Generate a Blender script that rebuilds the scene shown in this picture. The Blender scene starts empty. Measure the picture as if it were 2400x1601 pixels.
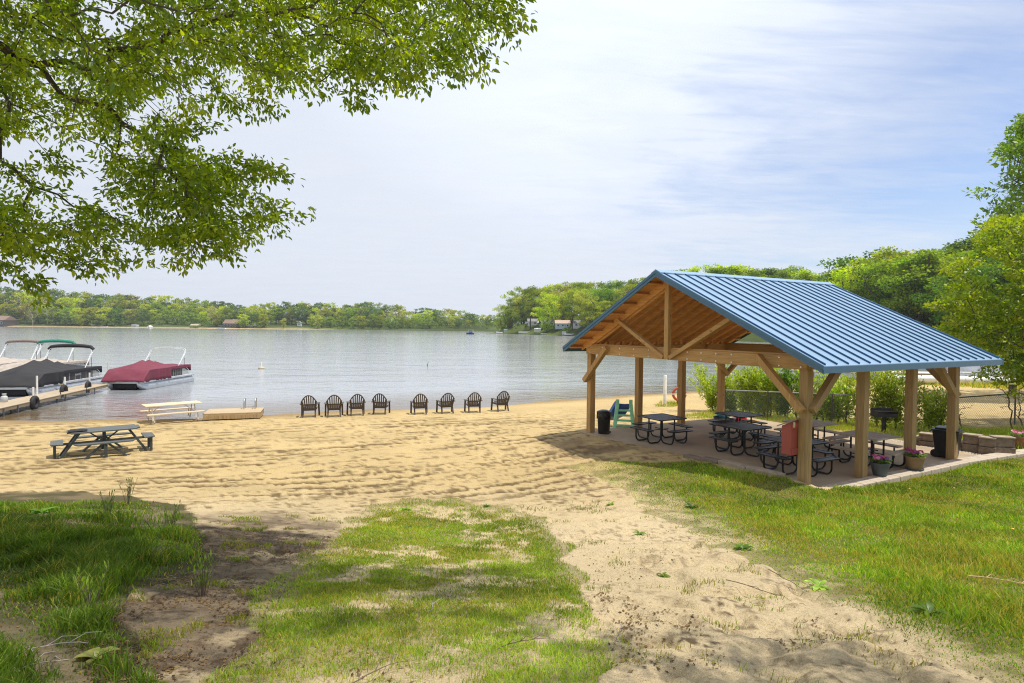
import bpy, math, random
import numpy as np
from mathutils import Vector, Matrix
rad = math.radians
random.seed(7)
rng = np.random.default_rng(7)
sc = bpy.context.scene
COL = sc.collection

# ------------------------------------------------------------------ mesh helpers
class MB:
    """collects shapes; build() links them as ONE mesh object"""
    def __init__(s): s.v = []; s.f = []; s.m = []
    def add(s, vs, fs, mi=0):
        n = len(s.v)
        s.v += [tuple(p) for p in vs]
        s.f += [tuple(i + n for i in f) for f in fs]
        s.m += [mi] * len(fs)
        return s
    def box(s, c, d, M=None, mi=0, rz=0.0):
        x, y, z = d[0] / 2, d[1] / 2, d[2] / 2
        vs = [Vector((a * x, b * y, e * z)) for e in (-1, 1) for a, b in ((-1, -1), (1, -1), (1, 1), (-1, 1))]
        if rz: vs = [Matrix.Rotation(rz, 3, 'Z') @ p for p in vs]
        if M is not None: vs = [M @ p for p in vs]
        c = Vector(c)
        return s.add([p + c for p in vs], [(3, 2, 1, 0), (4, 5, 6, 7), (0, 1, 5, 4), (1, 2, 6, 5), (2, 3, 7, 6), (3, 0, 4, 7)], mi)
    def beam(s, a, b, w, h, up=(0, 0, 1), mi=0):
        """bar from a to b; w across, h along 'up'"""
        a, b = Vector(a), Vector(b); t = (b - a).normalized()
        sd = t.cross(Vector(up))
        if sd.length < 1e-4: sd = t.cross(Vector((1, 0, 0)))
        sd.normalize(); u = sd.cross(t).normalized()
        vs = [p + sd * (i * w / 2) + u * (j * h / 2) for p in (a, b) for i, j in ((-1, -1), (1, -1), (1, 1), (-1, 1))]
        return s.add(vs, [(3, 2, 1, 0), (4, 5, 6, 7), (0, 1, 5, 4), (1, 2, 6, 5), (2, 3, 7, 6), (3, 0, 4, 7)], mi)
    def tube(s, pts, r, n=8, caps=True, mi=0, squash=1.0):
        pts = [Vector(p) for p in pts]; k = len(pts)
        rs = r if isinstance(r, (list, tuple)) else [r] * k
        ref = None; vs = []
        for i, p in enumerate(pts):
            t = (pts[min(i + 1, k - 1)] - pts[max(i - 1, 0)])
            if t.length < 1e-9: t = Vector((0, 0, 1))
            t.normalize()
            if ref is None:
                ref = t.cross(Vector((0, 0, 1)))
                if ref.length < 1e-3: ref = t.cross(Vector((1, 0, 0)))
            ref = (ref - t * ref.dot(t))
            if ref.length < 1e-6: ref = t.orthogonal()
            ref.normalize(); bn = t.cross(ref)
            for j in range(n):
                an = 2 * math.pi * j / n
                vs.append(p + (ref * math.cos(an) + bn * math.sin(an) * squash) * rs[i])
        fs = [(i * n + j, i * n + (j + 1) % n, (i + 1) * n + (j + 1) % n, (i + 1) * n + j) for i in range(k - 1) for j in range(n)]
        if caps: fs += [tuple(range(n))[::-1], tuple((k - 1) * n + j for j in range(n))]
        return s.add(vs, fs, mi)
    def lathe(s, prof, n=24, c=(0, 0, 0), mi=0, sx=1.0, sy=1.0):
        c = Vector(c); vs = []; k = len(prof)
        for r, z in prof:
            for j in range(n):
                a = 2 * math.pi * j / n
                vs.append(c + Vector((r * math.cos(a) * sx, r * math.sin(a) * sy, z)))
        fs = [(i * n + j, i * n + (j + 1) % n, (i + 1) * n + (j + 1) % n, (i + 1) * n + j) for i in range(k - 1) for j in range(n)]
        if prof[0][0] > 1e-6: fs.append(tuple(range(n))[::-1])
        if prof[-1][0] > 1e-6: fs.append(tuple((k - 1) * n + j for j in range(n)))
        return s.add(vs, fs, mi)
    def prism(s, poly, ax, t0, t1, mi=0):
        """2-D polygon extruded along axis ax ('x','y','z') from t0 to t1"""
        n = len(poly)
        def P(a, b, t): return {'x': (t, a, b), 'y': (a, t, b), 'z': (a, b, t)}[ax]
        vs = [P(a, b, t0) for a, b in poly] + [P(a, b, t1) for a, b in poly]
        fs = [tuple(range(n))[::-1], tuple(range(n, 2 * n))] + [(i, (i + 1) % n, (i + 1) % n + n, i + n) for i in range(n)]
        return s.add(vs, fs, mi)
    def grid(s, rows, mi=0):
        """rows: list of equal-length point lists"""
        k = len(rows[0]); vs = [p for r in rows for p in r]
        fs = [(i * k + j, i * k + j + 1, (i + 1) * k + j + 1, (i + 1) * k + j) for i in range(len(rows) - 1) for j in range(k - 1)]
        return s.add(vs, fs, mi)
    def build(s, name, mat, parent=None, smooth=False, bevel=0.0, solid=0.0, fix=True):
        me = bpy.data.meshes.new(name)
        me.from_pydata(s.v, [], s.f)
        for m in (mat if isinstance(mat, (list, tuple)) else [mat]): me.materials.append(m)
        if any(s.m): me.polygons.foreach_set('material_index', s.m)
        if fix:
            import bmesh
            bm = bmesh.new(); bm.from_mesh(me); bmesh.ops.recalc_face_normals(bm, faces=bm.faces); bm.to_mesh(me); bm.free()
        if smooth:
            me.polygons.foreach_set('use_smooth', [True] * len(me.polygons))
            try: me.set_sharp_from_angle(angle=rad(42))
            except Exception: pass
        me.update()
        o = bpy.data.objects.new(name, me); COL.objects.link(o)
        if parent is not None: o.parent = parent
        if bevel:
            b = o.modifiers.new('edge', 'BEVEL'); b.width = bevel; b.segments = 2; b.limit_method = 'ANGLE'; b.angle_limit = rad(50)
        if solid:
            b = o.modifiers.new('thick', 'SOLIDIFY'); b.thickness = solid; b.offset = -1
        return o

def npmesh(name, V, F, mat, parent=None, cols=None, smooth=False, link=True, mi=None):
    """V (N,3), F (M,k) -> object; cols (N,3) becomes colour attribute 'Col'"""
    V = np.ascontiguousarray(V, np.float32); F = np.ascontiguousarray(F, np.int32)
    me = bpy.data.meshes.new(name); n, k = F.shape
    me.vertices.add(len(V)); me.vertices.foreach_set('co', V.ravel())
    me.loops.add(n * k); me.loops.foreach_set('vertex_index', F.ravel())
    me.polygons.add(n); me.polygons.foreach_set('loop_start', np.arange(0, n * k, k, dtype=np.int32))
    for m in (mat if isinstance(mat, (list, tuple)) else [mat]): me.materials.append(m)
    if mi is not None: me.polygons.foreach_set('material_index', np.asarray(mi, np.int32))
    if smooth: me.polygons.foreach_set('use_smooth', np.ones(n, bool))
    if cols is not None:
        a = me.color_attributes.new('Col', 'FLOAT_COLOR', 'POINT')
        c = np.ones((len(V), 4), np.float32); c[:, :3] = cols
        a.data.foreach_set('color', c.ravel())
    me.update(calc_edges=True)
    o = bpy.data.objects.new(name, me)
    if link: COL.objects.link(o)
    if parent is not None: o.parent = parent
    return o

def tag(o, label=None, cat=None, group=None, kind=None):
    if label: o['label'] = label
    if cat: o['category'] = cat
    if group: o['group'] = group
    if kind: o['kind'] = kind
    return o
def empty(name, loc=(0, 0, 0), rz=0.0, label=None, cat=None, group=None):
    o = bpy.data.objects.new(name, None); COL.objects.link(o)
    o.location = loc; o.rotation_euler = (0, 0, rz); o.empty_display_size = .1
    return tag(o, label, cat, group)
def kids(o): return [c for c in bpy.data.objects if c.parent == o]
def copy_tree(o, parent=None):
    c = o.copy(); COL.objects.link(c)
    if parent is not None: c.parent = parent
    for ch in kids(o): copy_tree(ch, c)
    return c

# ------------------------------------------------------------------ noise (numpy)
def _h(ix, iy, s):
    n = (ix.astype(np.int64) * 374761393 + iy.astype(np.int64) * 668265263 + s * 982451653) & 0x7fffffff
    n = ((n ^ (n >> 13)) * 1274126177) & 0x7fffffff
    return ((n ^ (n >> 16)) & 0xffff) / 65535.0
def vn(x, y, s=0):
    x = np.asarray(x, float); y = np.asarray(y, float)
    ix = np.floor(x); iy = np.floor(y); fx = x - ix; fy = y - iy
    fx = fx * fx * (3 - 2 * fx); fy = fy * fy * (3 - 2 * fy)
    a = _h(ix, iy, s); b = _h(ix + 1, iy, s); c = _h(ix, iy + 1, s); d = _h(ix + 1, iy + 1, s)
    return (a + (b - a) * fx) * (1 - fy) + (c + (d - c) * fx) * fy
def fbm(x, y, s=0, o=4):
    t = 0; a = .5; n = 0
    for i in range(o):
        t = t + a * vn(x * 2 ** i + 17.3 * i, y * 2 ** i - 9.1 * i, s + i); n += a; a *= .5
    return t / n
def sst(a, b, x):
    t = np.clip((x - a) / (b - a), 0, 1); return t * t * (3 - 2 * t)

# ------------------------------------------------------------------ camera geometry (metres; slab floor is z = 0)
F_PX, W_PX, H_PX = 1371.5, 2400.0, 1601.0
CAM = np.array([0., 0., 3.264]); PITCH, ROLL = -0.0247, -0.0099
_F = np.array([0, math.cos(PITCH), math.sin(PITCH)]); _R0 = np.array([1., 0, 0]); _U0 = np.array([0, -math.sin(PITCH), math.cos(PITCH)])
_R = _R0 * math.cos(ROLL) - _U0 * math.sin(ROLL); _U = _U0 * math.cos(ROLL) + _R0 * math.sin(ROLL)
def ray(px, py):
    return _F + _R * ((px - W_PX / 2) / F_PX) + _U * ((H_PX / 2 - py) / F_PX)
def at_z(px, py, z):
    d = ray(px, py); return CAM + d * ((z - CAM[2]) / d[2])
def at_y(px, py, Y):
    d = ray(px, py); return CAM + d * (Y / d[1])
def project(P):
    q = np.asarray(P, float) - CAM; z = q @ _F; zz = np.where(np.abs(z) < 1e-6, 1e-6, z)
    return W_PX / 2 + F_PX * (q @ _R) / zz, H_PX / 2 - F_PX * (q @ _U) / zz, z

# pavilion frame: u across the gable (away from the camera), v along the ridge
PYAW = rad(29.25); PO = np.array([5.982, 11.803])
_vx = np.array([math.cos(PYAW), math.sin(PYAW)]); _ux = np.array([-math.sin(PYAW), math.cos(PYAW)])
def pv(u, v, z=0.0):
    p = PO + _ux * u + _vx * v; return (p[0], p[1], z)
def to_uv(X, Y):
    dx, dy = X - PO[0], Y - PO[1]
    return dx * _ux[0] + dy * _ux[1], dx * _vx[0] + dy * _vx[1]

ZW = -0.6   # water level
SHORE_PX = [(-260, 990), (0, 985.5), (300, 982), (640, 972), (850, 960), (1300, 938), (1490, 925), (1640, 918), (1909, 902), (2100, 896), (2400, 889), (2700, 884)]
SHORE = np.array([at_z(x, y, ZW)[:2] for x, y in SHORE_PX])

def seg_dist(X, Y, P):
    best = np.full(np.shape(X), 1e9)
    for a, b in zip(P[:-1], P[1:]):
        d = b - a; t = np.clip(((X - a[0]) * d[0] + (Y - a[1]) * d[1]) / (d @ d), 0, 1)
        best = np.minimum(best, np.hypot(X - a[0] - t * d[0], Y - a[1] - t * d[1]))
    return best
def in_poly(x, y, P):
    P = np.asarray(P, float); r = np.zeros(np.shape(x), bool)
    j = len(P) - 1
    for i in range(len(P)):
        xi, yi = P[i]; xj, yj = P[j]
        c = ((yi > y) != (yj > y)) & (x < (xj - xi) * (y - yi) / ((yj - yi) if yj != yi else 1e-9) + xi)
        r ^= c; j = i
    return r

# ------------------------------------------------------------------ near terrain
_cp = [(0, -6, 1.95), (-8, -6, 2.0), (8, -6, 2.0), (0, 0, 1.68), (-4, 0, 1.72), (4, 0, 1.72), (0, 2.5, 1.42), (-3, 3, 1.38), (3, 3, 1.42), (7, 3, 1.5),
       (0, 4, 1.12), (-4, 4.5, 1.12), (4, 5, 1.05), (8, 5, 1.15), (12, 5, 1.3),
       (0, 6, .66), (-3, 6, .72), (-6, 6, .85), (4, 7, .66), (8, 7.5, .68), (12, 8, .78), (16, 8, .95),
       (0, 8, .27), (-3, 8, .3), (-6, 8.5, .42), (-9, 8.5, .5), (3, 9, .32), (6, 9.5, .32), (9, 10.2, .24), (13, 11, .3), (17, 11, .5),
       (0, 10, -.02), (-3, 10, -.08), (-7, 10.5, -.05), (-11, 10.5, 0.0), (2.5, 11, .1), (4.8, 11.1, .17),
       (0, 12, -.22), (-4, 12, -.3), (-9, 13, -.4), (2, 14, -.1), (1, 16, -.25), (-4, 16, -.47), (-12, 16, -.53), (-20, 15, -.5),
       (2.2, 19.5, -.16), (5.5, 22.2, -.25), (-4, 20, -.52), (-12, 20, -.53), (-20, 19, -.52), (3, 24, -.42), (7, 27, -.42), (14, 21.5, -.3), (18, 20, -.2), (24, 17, .3),
       (16, 15.2, .12), (20, 13, .5), (12, 30, -.45), (22, 30, -.42), (32, 32, -.4), (42, 34, -.3), (28, 22, -.1), (40, 20, .4), (60, 25, .8), (-32, 16, -.3), (-32, 6, .6), (-20, 6, .7)]
for _u, _v, _z in [(7.6, -.1, -.07), (5.5, -.35, 0.0), (3.8, -.45, .07), (2.0, -.5, .17), (.3, -.6, .22), (-.7, -.3, .2), (-.55, 1.0, .02), (-.55, 2.5, -.05), (-.5, 5, -.06), (-.5, 8, -.04), (7.9, 3, -.12), (7.9, 6, -.2), (4, 7.8, -.05), (1, 8, -.02)]:
    _p = pv(_u, _v); _cp.append((_p[0], _p[1], _z))
_nrm = np.array([-.42, .9])
for _s in SHORE:
    _cp.append((_s[0], _s[1], ZW)); _q = _s + _nrm * 5; _cp.append((_q[0], _q[1], -1.0)); _q = _s + _nrm * 25; _cp.append((_q[0], _q[1], -2.6))
_cp = np.array(_cp)
def _phi(r): return r   # linear (biharmonic-like) kernel keeps the surface tame
_A = np.hypot(_cp[:, 0][:, None] - _cp[:, 0], _cp[:, 1][:, None] - _cp[:, 1]) + 0.0
_n = len(_cp); _K = np.zeros((_n + 3, _n + 3)); _K[:_n, :_n] = np.sqrt(_A ** 2 + .8); _K[:_n, _n] = 1; _K[:_n, _n + 1:] = _cp[:, :2]; _K[_n, :_n] = 1; _K[_n + 1:, :_n] = _cp[:, :2].T
_wts = np.linalg.solve(_K, np.r_[_cp[:, 2], 0, 0, 0])
SLAB = [(.02, -.12), (7.62, -.12), (7.62, 7.25), (.02, 7.25)]
def H(X, Y):
    X = np.asarray(X, float); Y = np.asarray(Y, float); z = np.full(X.shape, _wts[_n]) + _wts[_n + 1] * X + _wts[_n + 2] * Y
    for i in range(_n): z = z + _wts[i] * np.sqrt((X - _cp[i, 0]) ** 2 + (Y - _cp[i, 1]) ** 2 + .8)
    u, v = to_uv(X, Y)
    ins = np.minimum.reduce([u + .3, 7.62 - u, v + .05, 7.25 - v])   # >0 inside the slab
    t = sst(-.02, .12, ins)
    z = z * (1 - t) + np.minimum(z, -.1) * t
    return z
def h1(X, Y): return float(H(np.array([X]), np.array([Y]))[0])
def on_ground(px, py):
    d = ray(px, py); t = np.geomspace(1.0, 90, 700); P = CAM + d * t[:, None]
    below = np.nonzero(P[:, 2] < H(P[:, 0], P[:, 1]))[0]
    if not len(below): return CAM + d * 60
    i = max(below[0], 1); a, b = t[i - 1], t[i]
    for _ in range(18):
        m = (a + b) / 2; p = CAM + d * m
        if p[2] < h1(p[0], p[1]): b = m
        else: a = m
    return CAM + d * b
# ------------------------------------------------------------------ materials
def _new(name):
    m = bpy.data.materials.new(name); m.use_nodes = True; nt = m.node_tree; nt.nodes.clear()
    out = nt.nodes.new('ShaderNodeOutputMaterial'); return m, nt, out
def N(nt, t, **kw):
    n = nt.nodes.new(t)
    for k, v in kw.items():
        if hasattr(n, k) and k not in ('inputs',): setattr(n, k, v)
    return n
def L(nt, a, b): nt.links.new(a, b)
def mixc(nt, fac, a, b, mode='MIX'):
    n = N(nt, 'ShaderNodeMix', data_type='RGBA', blend_type=mode)
    for s, v in ((n.inputs[0], fac), (n.inputs[6], a), (n.inputs[7], b)):
        if isinstance(v, bpy.types.NodeSocket): L(nt, v, s)
        else: s.default_value = v if not isinstance(v, tuple) else (*v, 1)[:4]
    return n.outputs[2]
def math_(nt, op, a, b=0.0, clamp=False):
    n = N(nt, 'ShaderNodeMath', operation=op, use_clamp=clamp)
    for s, v in ((n.inputs[0], a), (n.inputs[1], b)):
        if isinstance(v, bpy.types.NodeSocket): L(nt, v, s)
        else: s.default_value = v
    return n.outputs[0]
def coords(nt, scale=(1, 1, 1), kind='Object', rot=(0, 0, 0)):
    t = N(nt, 'ShaderNodeTexCoord'); mp = N(nt, 'ShaderNodeMapping')
    mp.inputs['Scale'].default_value = scale; mp.inputs['Rotation'].default_value = rot
    L(nt, t.outputs[kind], mp.inputs[0]); return mp.outputs[0]
def noise(nt, vec, scale, detail=4, rough=.55, dist=0.0):
    n = N(nt, 'ShaderNodeTexNoise'); n.inputs['Scale'].default_value = scale; n.inputs['Detail'].default_value = detail
    n.inputs['Roughness'].default_value = rough; n.inputs['Distortion'].default_value = dist
    if vec is not None: L(nt, vec, n.inputs['Vector'])
    return n
def ramp(nt, fac, stops):
    n = N(nt, 'ShaderNodeValToRGB'); L(nt, fac, n.inputs[0]); e = n.color_ramp.elements
    while len(e) < len(stops): e.new(.5)
    for el, (p, c) in zip(e, stops): el.position = p; el.color = (*c, 1) if len(c) == 3 else c
    return n.outputs[0]
def bump(nt, hgt, strength=.4, dist=.01):
    b = N(nt, 'ShaderNodeBump'); b.inputs['Strength'].default_value = strength; b.inputs['Distance'].default_value = dist
    L(nt, hgt, b.inputs['Height']); return b.outputs[0]
def mul(c, k): return tuple(min(1, x * k) for x in c)
def mat(name, col, rough=.6, metal=0.0, var=.15, scale=6.0, bmp=0.0, bscale=60.0, spec=.5, dirt=None, dirt_amt=.3):
    m, nt, out = _new(name); p = N(nt, 'ShaderNodeBsdfPrincipled'); L(nt, p.outputs[0], out.inputs[0])
    v = coords(nt); n = noise(nt, v, scale, 5)
    c = mixc(nt, ramp(nt, n.outputs[0], [(.3, (0, 0, 0)), (.7, (1, 1, 1))]), mul(col, 1 - var), mul(col, 1 + var))
    if dirt:
        n2 = noise(nt, v, scale * .6, 8, .7)
        c = mixc(nt, math_(nt, 'MULTIPLY', ramp(nt, n2.outputs[0], [(.45, (0, 0, 0)), (.7, (1, 1, 1))]), dirt_amt), c, dirt)
    L(nt, c, p.inputs['Base Color']); p.inputs['Roughness'].default_value = rough; p.inputs['Metallic'].default_value = metal
    p.inputs['Specular IOR Level'].default_value = spec
    r = math_(nt, 'MULTIPLY_ADD', n.outputs[0], .25); r.node.inputs[2].default_value = rough - .12; L(nt, r, p.inputs['Roughness'])
    if bmp: L(nt, bump(nt, noise(nt, v, bscale, 6).outputs[0], bmp, .01), p.inputs['Normal'])
    return m
def wood(name, col, axis='z', rough=.62, knots=True, grain=1.0, weather=.25):
    m, nt, out = _new(name); p = N(nt, 'ShaderNodeBsdfPrincipled'); L(nt, p.outputs[0], out.inputs[0])
    s = {'x': (.06, 1, 1), 'y': (1, .06, 1), 'z': (1, 1, .06)}[axis]
    v = coords(nt, s); n = noise(nt, v, 26, 6, .65, 1.2); n1 = noise(nt, v, 3.5, 3)
    v2 = coords(nt, (1, 1, 1)); n3 = noise(nt, v2, 1.3, 3)
    c = mixc(nt, ramp(nt, n.outputs[0], [(.32, (0, 0, 0)), (.68, (1, 1, 1))]), mul(col, 1 - .34 * grain), mul(col, 1.16))
    c = mixc(nt, math_(nt, 'MULTIPLY', ramp(nt, n1.outputs[0], [(.4, (0, 0, 0)), (.75, (1, 1, 1))]), .5), c, (col[0] * .72, col[1] * .6, col[2] * .5))
    c = mixc(nt, math_(nt, 'MULTIPLY', ramp(nt, n3.outputs[0], [(.45, (0, 0, 0)), (.7, (1, 1, 1))]), weather), c, (col[0] * .75, col[1] * .85, col[2] * .95))
    if knots:
        s3 = {'x': (.55, 1, 1), 'y': (1, .55, 1), 'z': (1, 1, .55)}[axis]
        vo = N(nt, 'ShaderNodeTexVoronoi'); vo.inputs['Scale'].default_value = 4.4; L(nt, coords(nt, s3), vo.inputs['Vector'])
        c = mixc(nt, ramp(nt, vo.outputs['Distance'], [(.05, (.85, .85, .85)), (.10, (0, 0, 0))]), c, mul(col, .22))
    s4 = {'x': (.02, 1, 1), 'y': (1, .02, 1), 'z': (1, 1, .02)}[axis]   # drying cracks along the grain
    c = mixc(nt, ramp(nt, noise(nt, coords(nt, s4), 42, 3, .6, .3).outputs[0], [(.655, (0, 0, 0)), (.70, (.75, .75, .75))]), c, mul(col, .3))
    L(nt, c, p.inputs['Base Color']); p.inputs['Roughness'].default_value = rough; p.inputs['Specular IOR Level'].default_value = .3
    L(nt, bump(nt, n.outputs[0], .3, .004), p.inputs['Normal'])
    return m
def leaf_mat(name, trans=.45, tint=(1, 1, 1), var=.25, tr_tint=(1.5, 1.7, .6), gloss=.04):
    """leaf colours come from the mesh attribute Col, jittered by the Col attribute per leaf"""
    m, nt, out = _new(name)
    a = N(nt, 'ShaderNodeAttribute'); a.attribute_name = 'Col'
    oi = N(nt, 'ShaderNodeObjectInfo')
    c = mixc(nt, 1.0, a.outputs['Color'], tint, 'MULTIPLY')
    hs = N(nt, 'ShaderNodeHueSaturation'); L(nt, c, hs.inputs['Color'])
    h = math_(nt, 'MULTIPLY_ADD', oi.outputs['Random'], .03); h.node.inputs[2].default_value = .482; L(nt, h, hs.inputs['Hue'])
    v = math_(nt, 'MULTIPLY_ADD', oi.outputs['Random'], .5); v.node.inputs[2].default_value = .75; L(nt, v, hs.inputs['Value'])
    d = N(nt, 'ShaderNodeBsdfDiffuse'); L(nt, hs.outputs[0], d.inputs[0])
    t = N(nt, 'ShaderNodeBsdfTranslucent'); L(nt, mixc(nt, 1.0, hs.outputs[0], tr_tint, 'MULTIPLY'), t.inputs[0])
    g = N(nt, 'ShaderNodeBsdfGlossy'); g.inputs['Roughness'].default_value = .45; g.inputs[0].default_value = (.8, .85, .8, 1)
    x = N(nt, 'ShaderNodeMixShader'); x.inputs[0].default_value = trans; L(nt, d.outputs[0], x.inputs[1]); L(nt, t.outputs[0], x.inputs[2])
    y = N(nt, 'ShaderNodeMixShader'); y.inputs[0].default_value = gloss; L(nt, x.outputs[0], y.inputs[1]); L(nt, g.outputs[0], y.inputs[2])
    L(nt, y.outputs[0], out.inputs[0]); return m

PINE = (.52, .31, .115); PINE_DK = (.36, .20, .075)
M = {}
for ax in 'xyz': M['pine_' + ax] = wood('pine_' + ax, PINE, ax)
for ax in 'xyz': M['post_' + ax] = wood('post_' + ax, (.42, .275, .12), ax, weather=.5)
for ax in 'xyz': M['rafter_' + ax] = wood('rafter_' + ax, (.74, .40, .14), ax, weather=.1)
M['ply'] = wood('roof_sheathing', (.72, .38, .14), 'x', knots=False)
M['bolt'] = mat('galvanised_bolt', (.75, .75, .72), .4, .3)
M['black_coat'] = mat('black_plastic_coat', (.012, .012, .014), .38, var=.2)
M['bin_black'] = mat('black_bin_plastic', (.014, .014, .016), .32, var=.2, bmp=.15, bscale=12)
M['bin_bag'] = mat('black_bin_bag', (.01, .01, .012), .2, bmp=.8, bscale=18)
M['old_wood_x'] = wood('weathered_planks_x', (.50, .42, .31), 'x', weather=.5)
M['old_wood_y'] = wood('weathered_planks_y', (.50, .42, .31), 'y', weather=.5)
M['white_wood'] = wood('bleached_planks', (.72, .60, .40), 'x', knots=False, weather=.2)
M['white_metal'] = mat('white_painted_pipe', (.72, .66, .55), .4)
M['grey_paint_x'] = wood('grey_painted_planks_x', (.115, .125, .12), 'x', knots=False, grain=.5)
M['grey_paint_y'] = wood('grey_painted_planks_y', (.115, .125, .12), 'y', knots=False, grain=.5)
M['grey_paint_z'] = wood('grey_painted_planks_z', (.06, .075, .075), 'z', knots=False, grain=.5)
M['chair'] = mat('brown_resin', (.062, .043, .030), .5, var=.2)
M['red_box'] = mat('faded_red_paint', (.36, .075, .055), .6, var=.12, scale=3, dirt=(.25, .07, .05))
M['box_lid'] = wood('grey_lid_wood', (.36, .31, .22), 'y')
M['latch'] = mat('beige_latch', (.62, .5, .28), .5)
M['concrete'] = None
M['block'] = mat('tan_block', (.36, .29, .21), .9, var=.3, scale=9, bmp=.6, bscale=45, dirt=(.18, .15, .12))
M['block_dk'] = mat('brown_block', (.22, .165, .12), .9, var=.35, scale=7, bmp=.7, bscale=40, dirt=(.07, .06, .05), dirt_amt=.6)
M['kerb'] = mat('kerb_block', (.50, .42, .32), .9, var=.2, scale=6, bmp=.5, bscale=60, dirt=(.3, .25, .19))
M['iron'] = mat('rusty_black_iron', (.02, .018, .017), .6, dirt=(.08, .04, .025), dirt_amt=.5)
M['steel'] = mat('galvanised_steel', (.45, .46, .46), .4, .6)
M['wire'] = mat('galvanised_wire', (.30, .29, .27), .5, .3)
M['rail_dk'] = mat('weathered_rail', (.12, .115, .11), .55, .2)
M['alu'] = mat('aluminium_hull', (.62, .64, .66), .35, .55, var=.1, dirt=(.35, .34, .3), dirt_amt=.4)
M['alu_white'] = mat('white_rail', (.8, .8, .8), .3, .1)
M['burgundy'] = mat('burgundy_canvas', (.18, .03, .052), .75, var=.15, scale=4, bmp=.3, bscale=25)
M['charcoal'] = mat('charcoal_canvas', (.024, .023, .024), .75, var=.18, scale=4, bmp=.3, bscale=25)
M['beige'] = mat('beige_canvas', (.42, .36, .30), .8, var=.15, scale=4, bmp=.3, bscale=25)
M['taupe'] = mat('taupe_canvas', (.21, .17, .145), .8, var=.15, scale=4, bmp=.3)
M['green_canvas'] = mat('green_canvas', (.012, .20, .13), .7, var=.2, scale=5, bmp=.4, bscale=20)
M['hull_dark'] = mat('dark_hull_and_shade', (.008, .008, .009), .7)
M['panel_dark'] = mat('dark_fence_panel', (.035, .028, .028), .35)
M['panel_silver'] = mat('silver_fence_panel', (.5, .5, .47), .4, .3)
M['motor'] = mat('black_motor', (.012, .012, .013), .3)
M['tyre'] = mat('old_tyre', (.022, .02, .019), .75, var=.3, scale=9, bmp=.4)
M['dock'] = wood('dock_planks', (.50, .40, .265), 'y', weather=.4)
M['dock_dk'] = wood('dock_frame', (.33, .25, .15), 'y', weather=.4)
M['pvc'] = mat('white_pipe', (.78, .76, .70), .45)
M['white'] = mat('white_paint', (.78, .78, .76), .5, var=.06)
M['jug'] = mat('cloudy_jug', (.5, .52, .5), .35)
M['tan_box'] = wood('platform_boards', (.50, .36, .19), 'z', knots=False, weather=.3)
M['platform_top'] = wood('platform_decking', (.55, .42, .25), 'x', knots=False, weather=.3)
M['green_plastic'] = mat('mint_plastic', (.34, .82, .50), .45, var=.15, dirt=(.3, .35, .2))
M['blue_plastic'] = mat('blue_plastic', (.012, .085, .42), .35, var=.1)
M['orange'] = mat('orange_ring', (.46, .075, .03), .5)
M['red_plastic'] = mat('red_plastic', (.5, .03, .03), .4)
M['yellow_plastic'] = mat('yellow_plastic', (.65, .38, .02), .4)
M['grey_tub'] = mat('grey_tub', (.075, .085, .105), .45)
M['terracotta'] = mat('tan_pot', (.31, .20, .095), .7, var=.18, scale=5, dirt=(.14, .1, .06))
M['slate_pot'] = mat('slate_pot', (.085, .10, .11), .6, var=.2, scale=5)
M['brick_pot'] = mat('brown_pot', (.28, .12, .06), .7, var=.2)
M['soil'] = mat('dark_soil', (.03, .022, .015), .95)
M['birdbox'] = mat('grey_box_frame', (.14, .13, .11), .8)
M['cream'] = mat('cream_panel', (.55, .46, .20), .7)
M['bark'] = mat('tree_bark', (.085, .062, .045), .95, var=.35, scale=14, bmp=.8, bscale=25)
M['bark_pale'] = mat('pale_bark', (.34, .31, .26), .9, var=.3, scale=6)
M['twig'] = mat('twig_bark', (.16, .115, .075), .9)
M['straw'] = mat('dry_straw', (.50, .38, .19), .9)
M['roof_brown'] = mat('brown_shingles', (.24, .16, .12), .9)
M['roof_grey'] = mat('grey_shingles', (.26, .26, .27), .9)
M['roof_pink'] = mat('faded_pink_shingles', (.50, .36, .30), .9)
M['wall_white'] = mat('white_siding', (.72, .73, .74), .7)
M['wall_blue'] = mat('pale_blue_siding', (.42, .53, .58), .7)
M['wall_tan'] = mat('tan_siding', (.42, .36, .26), .8)
M['wall_dark'] = mat('dark_siding', (.09, .075, .065), .8)
M['win_dark'] = mat('dark_window', (.02, .025, .03), .15)
M['tarp'] = mat('grey_tarp', (.23, .25, .29), .6, bmp=.7, bscale=8)
M['teal_tarp'] = mat('teal_tarp', (.08, .38, .40), .6)
M['blue_tarp'] = mat('blue_tarp', (.05, .14, .33), .6)
M['lettering'] = mat('white_lettering', (.85, .85, .85), .4)
M['leaf'] = leaf_mat('canopy_leaf', .62, (2.65, 2.7, 1.2), tr_tint=(1.9, 1.85, .3))
M['leaf_far'] = leaf_mat('far_leaf', .45, (2.45, 2.2, 1.7), gloss=.0)
M['leaf_hill'] = leaf_mat('hill_leaf', .5, (2.35, 2.2, 1.3), gloss=.0)
M['leaf_near'] = leaf_mat('shrub_leaf', .5, (1.9, 1.75, 1.1))
M['grass'] = leaf_mat('grass_blade', .4, (2.1, 1.98, 1.1), tr_tint=(1.5, 1.5, .5), gloss=.02)
M['petal'] = leaf_mat('petal', .3, tr_tint=(1.2, 1.0, 1.0))

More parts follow.
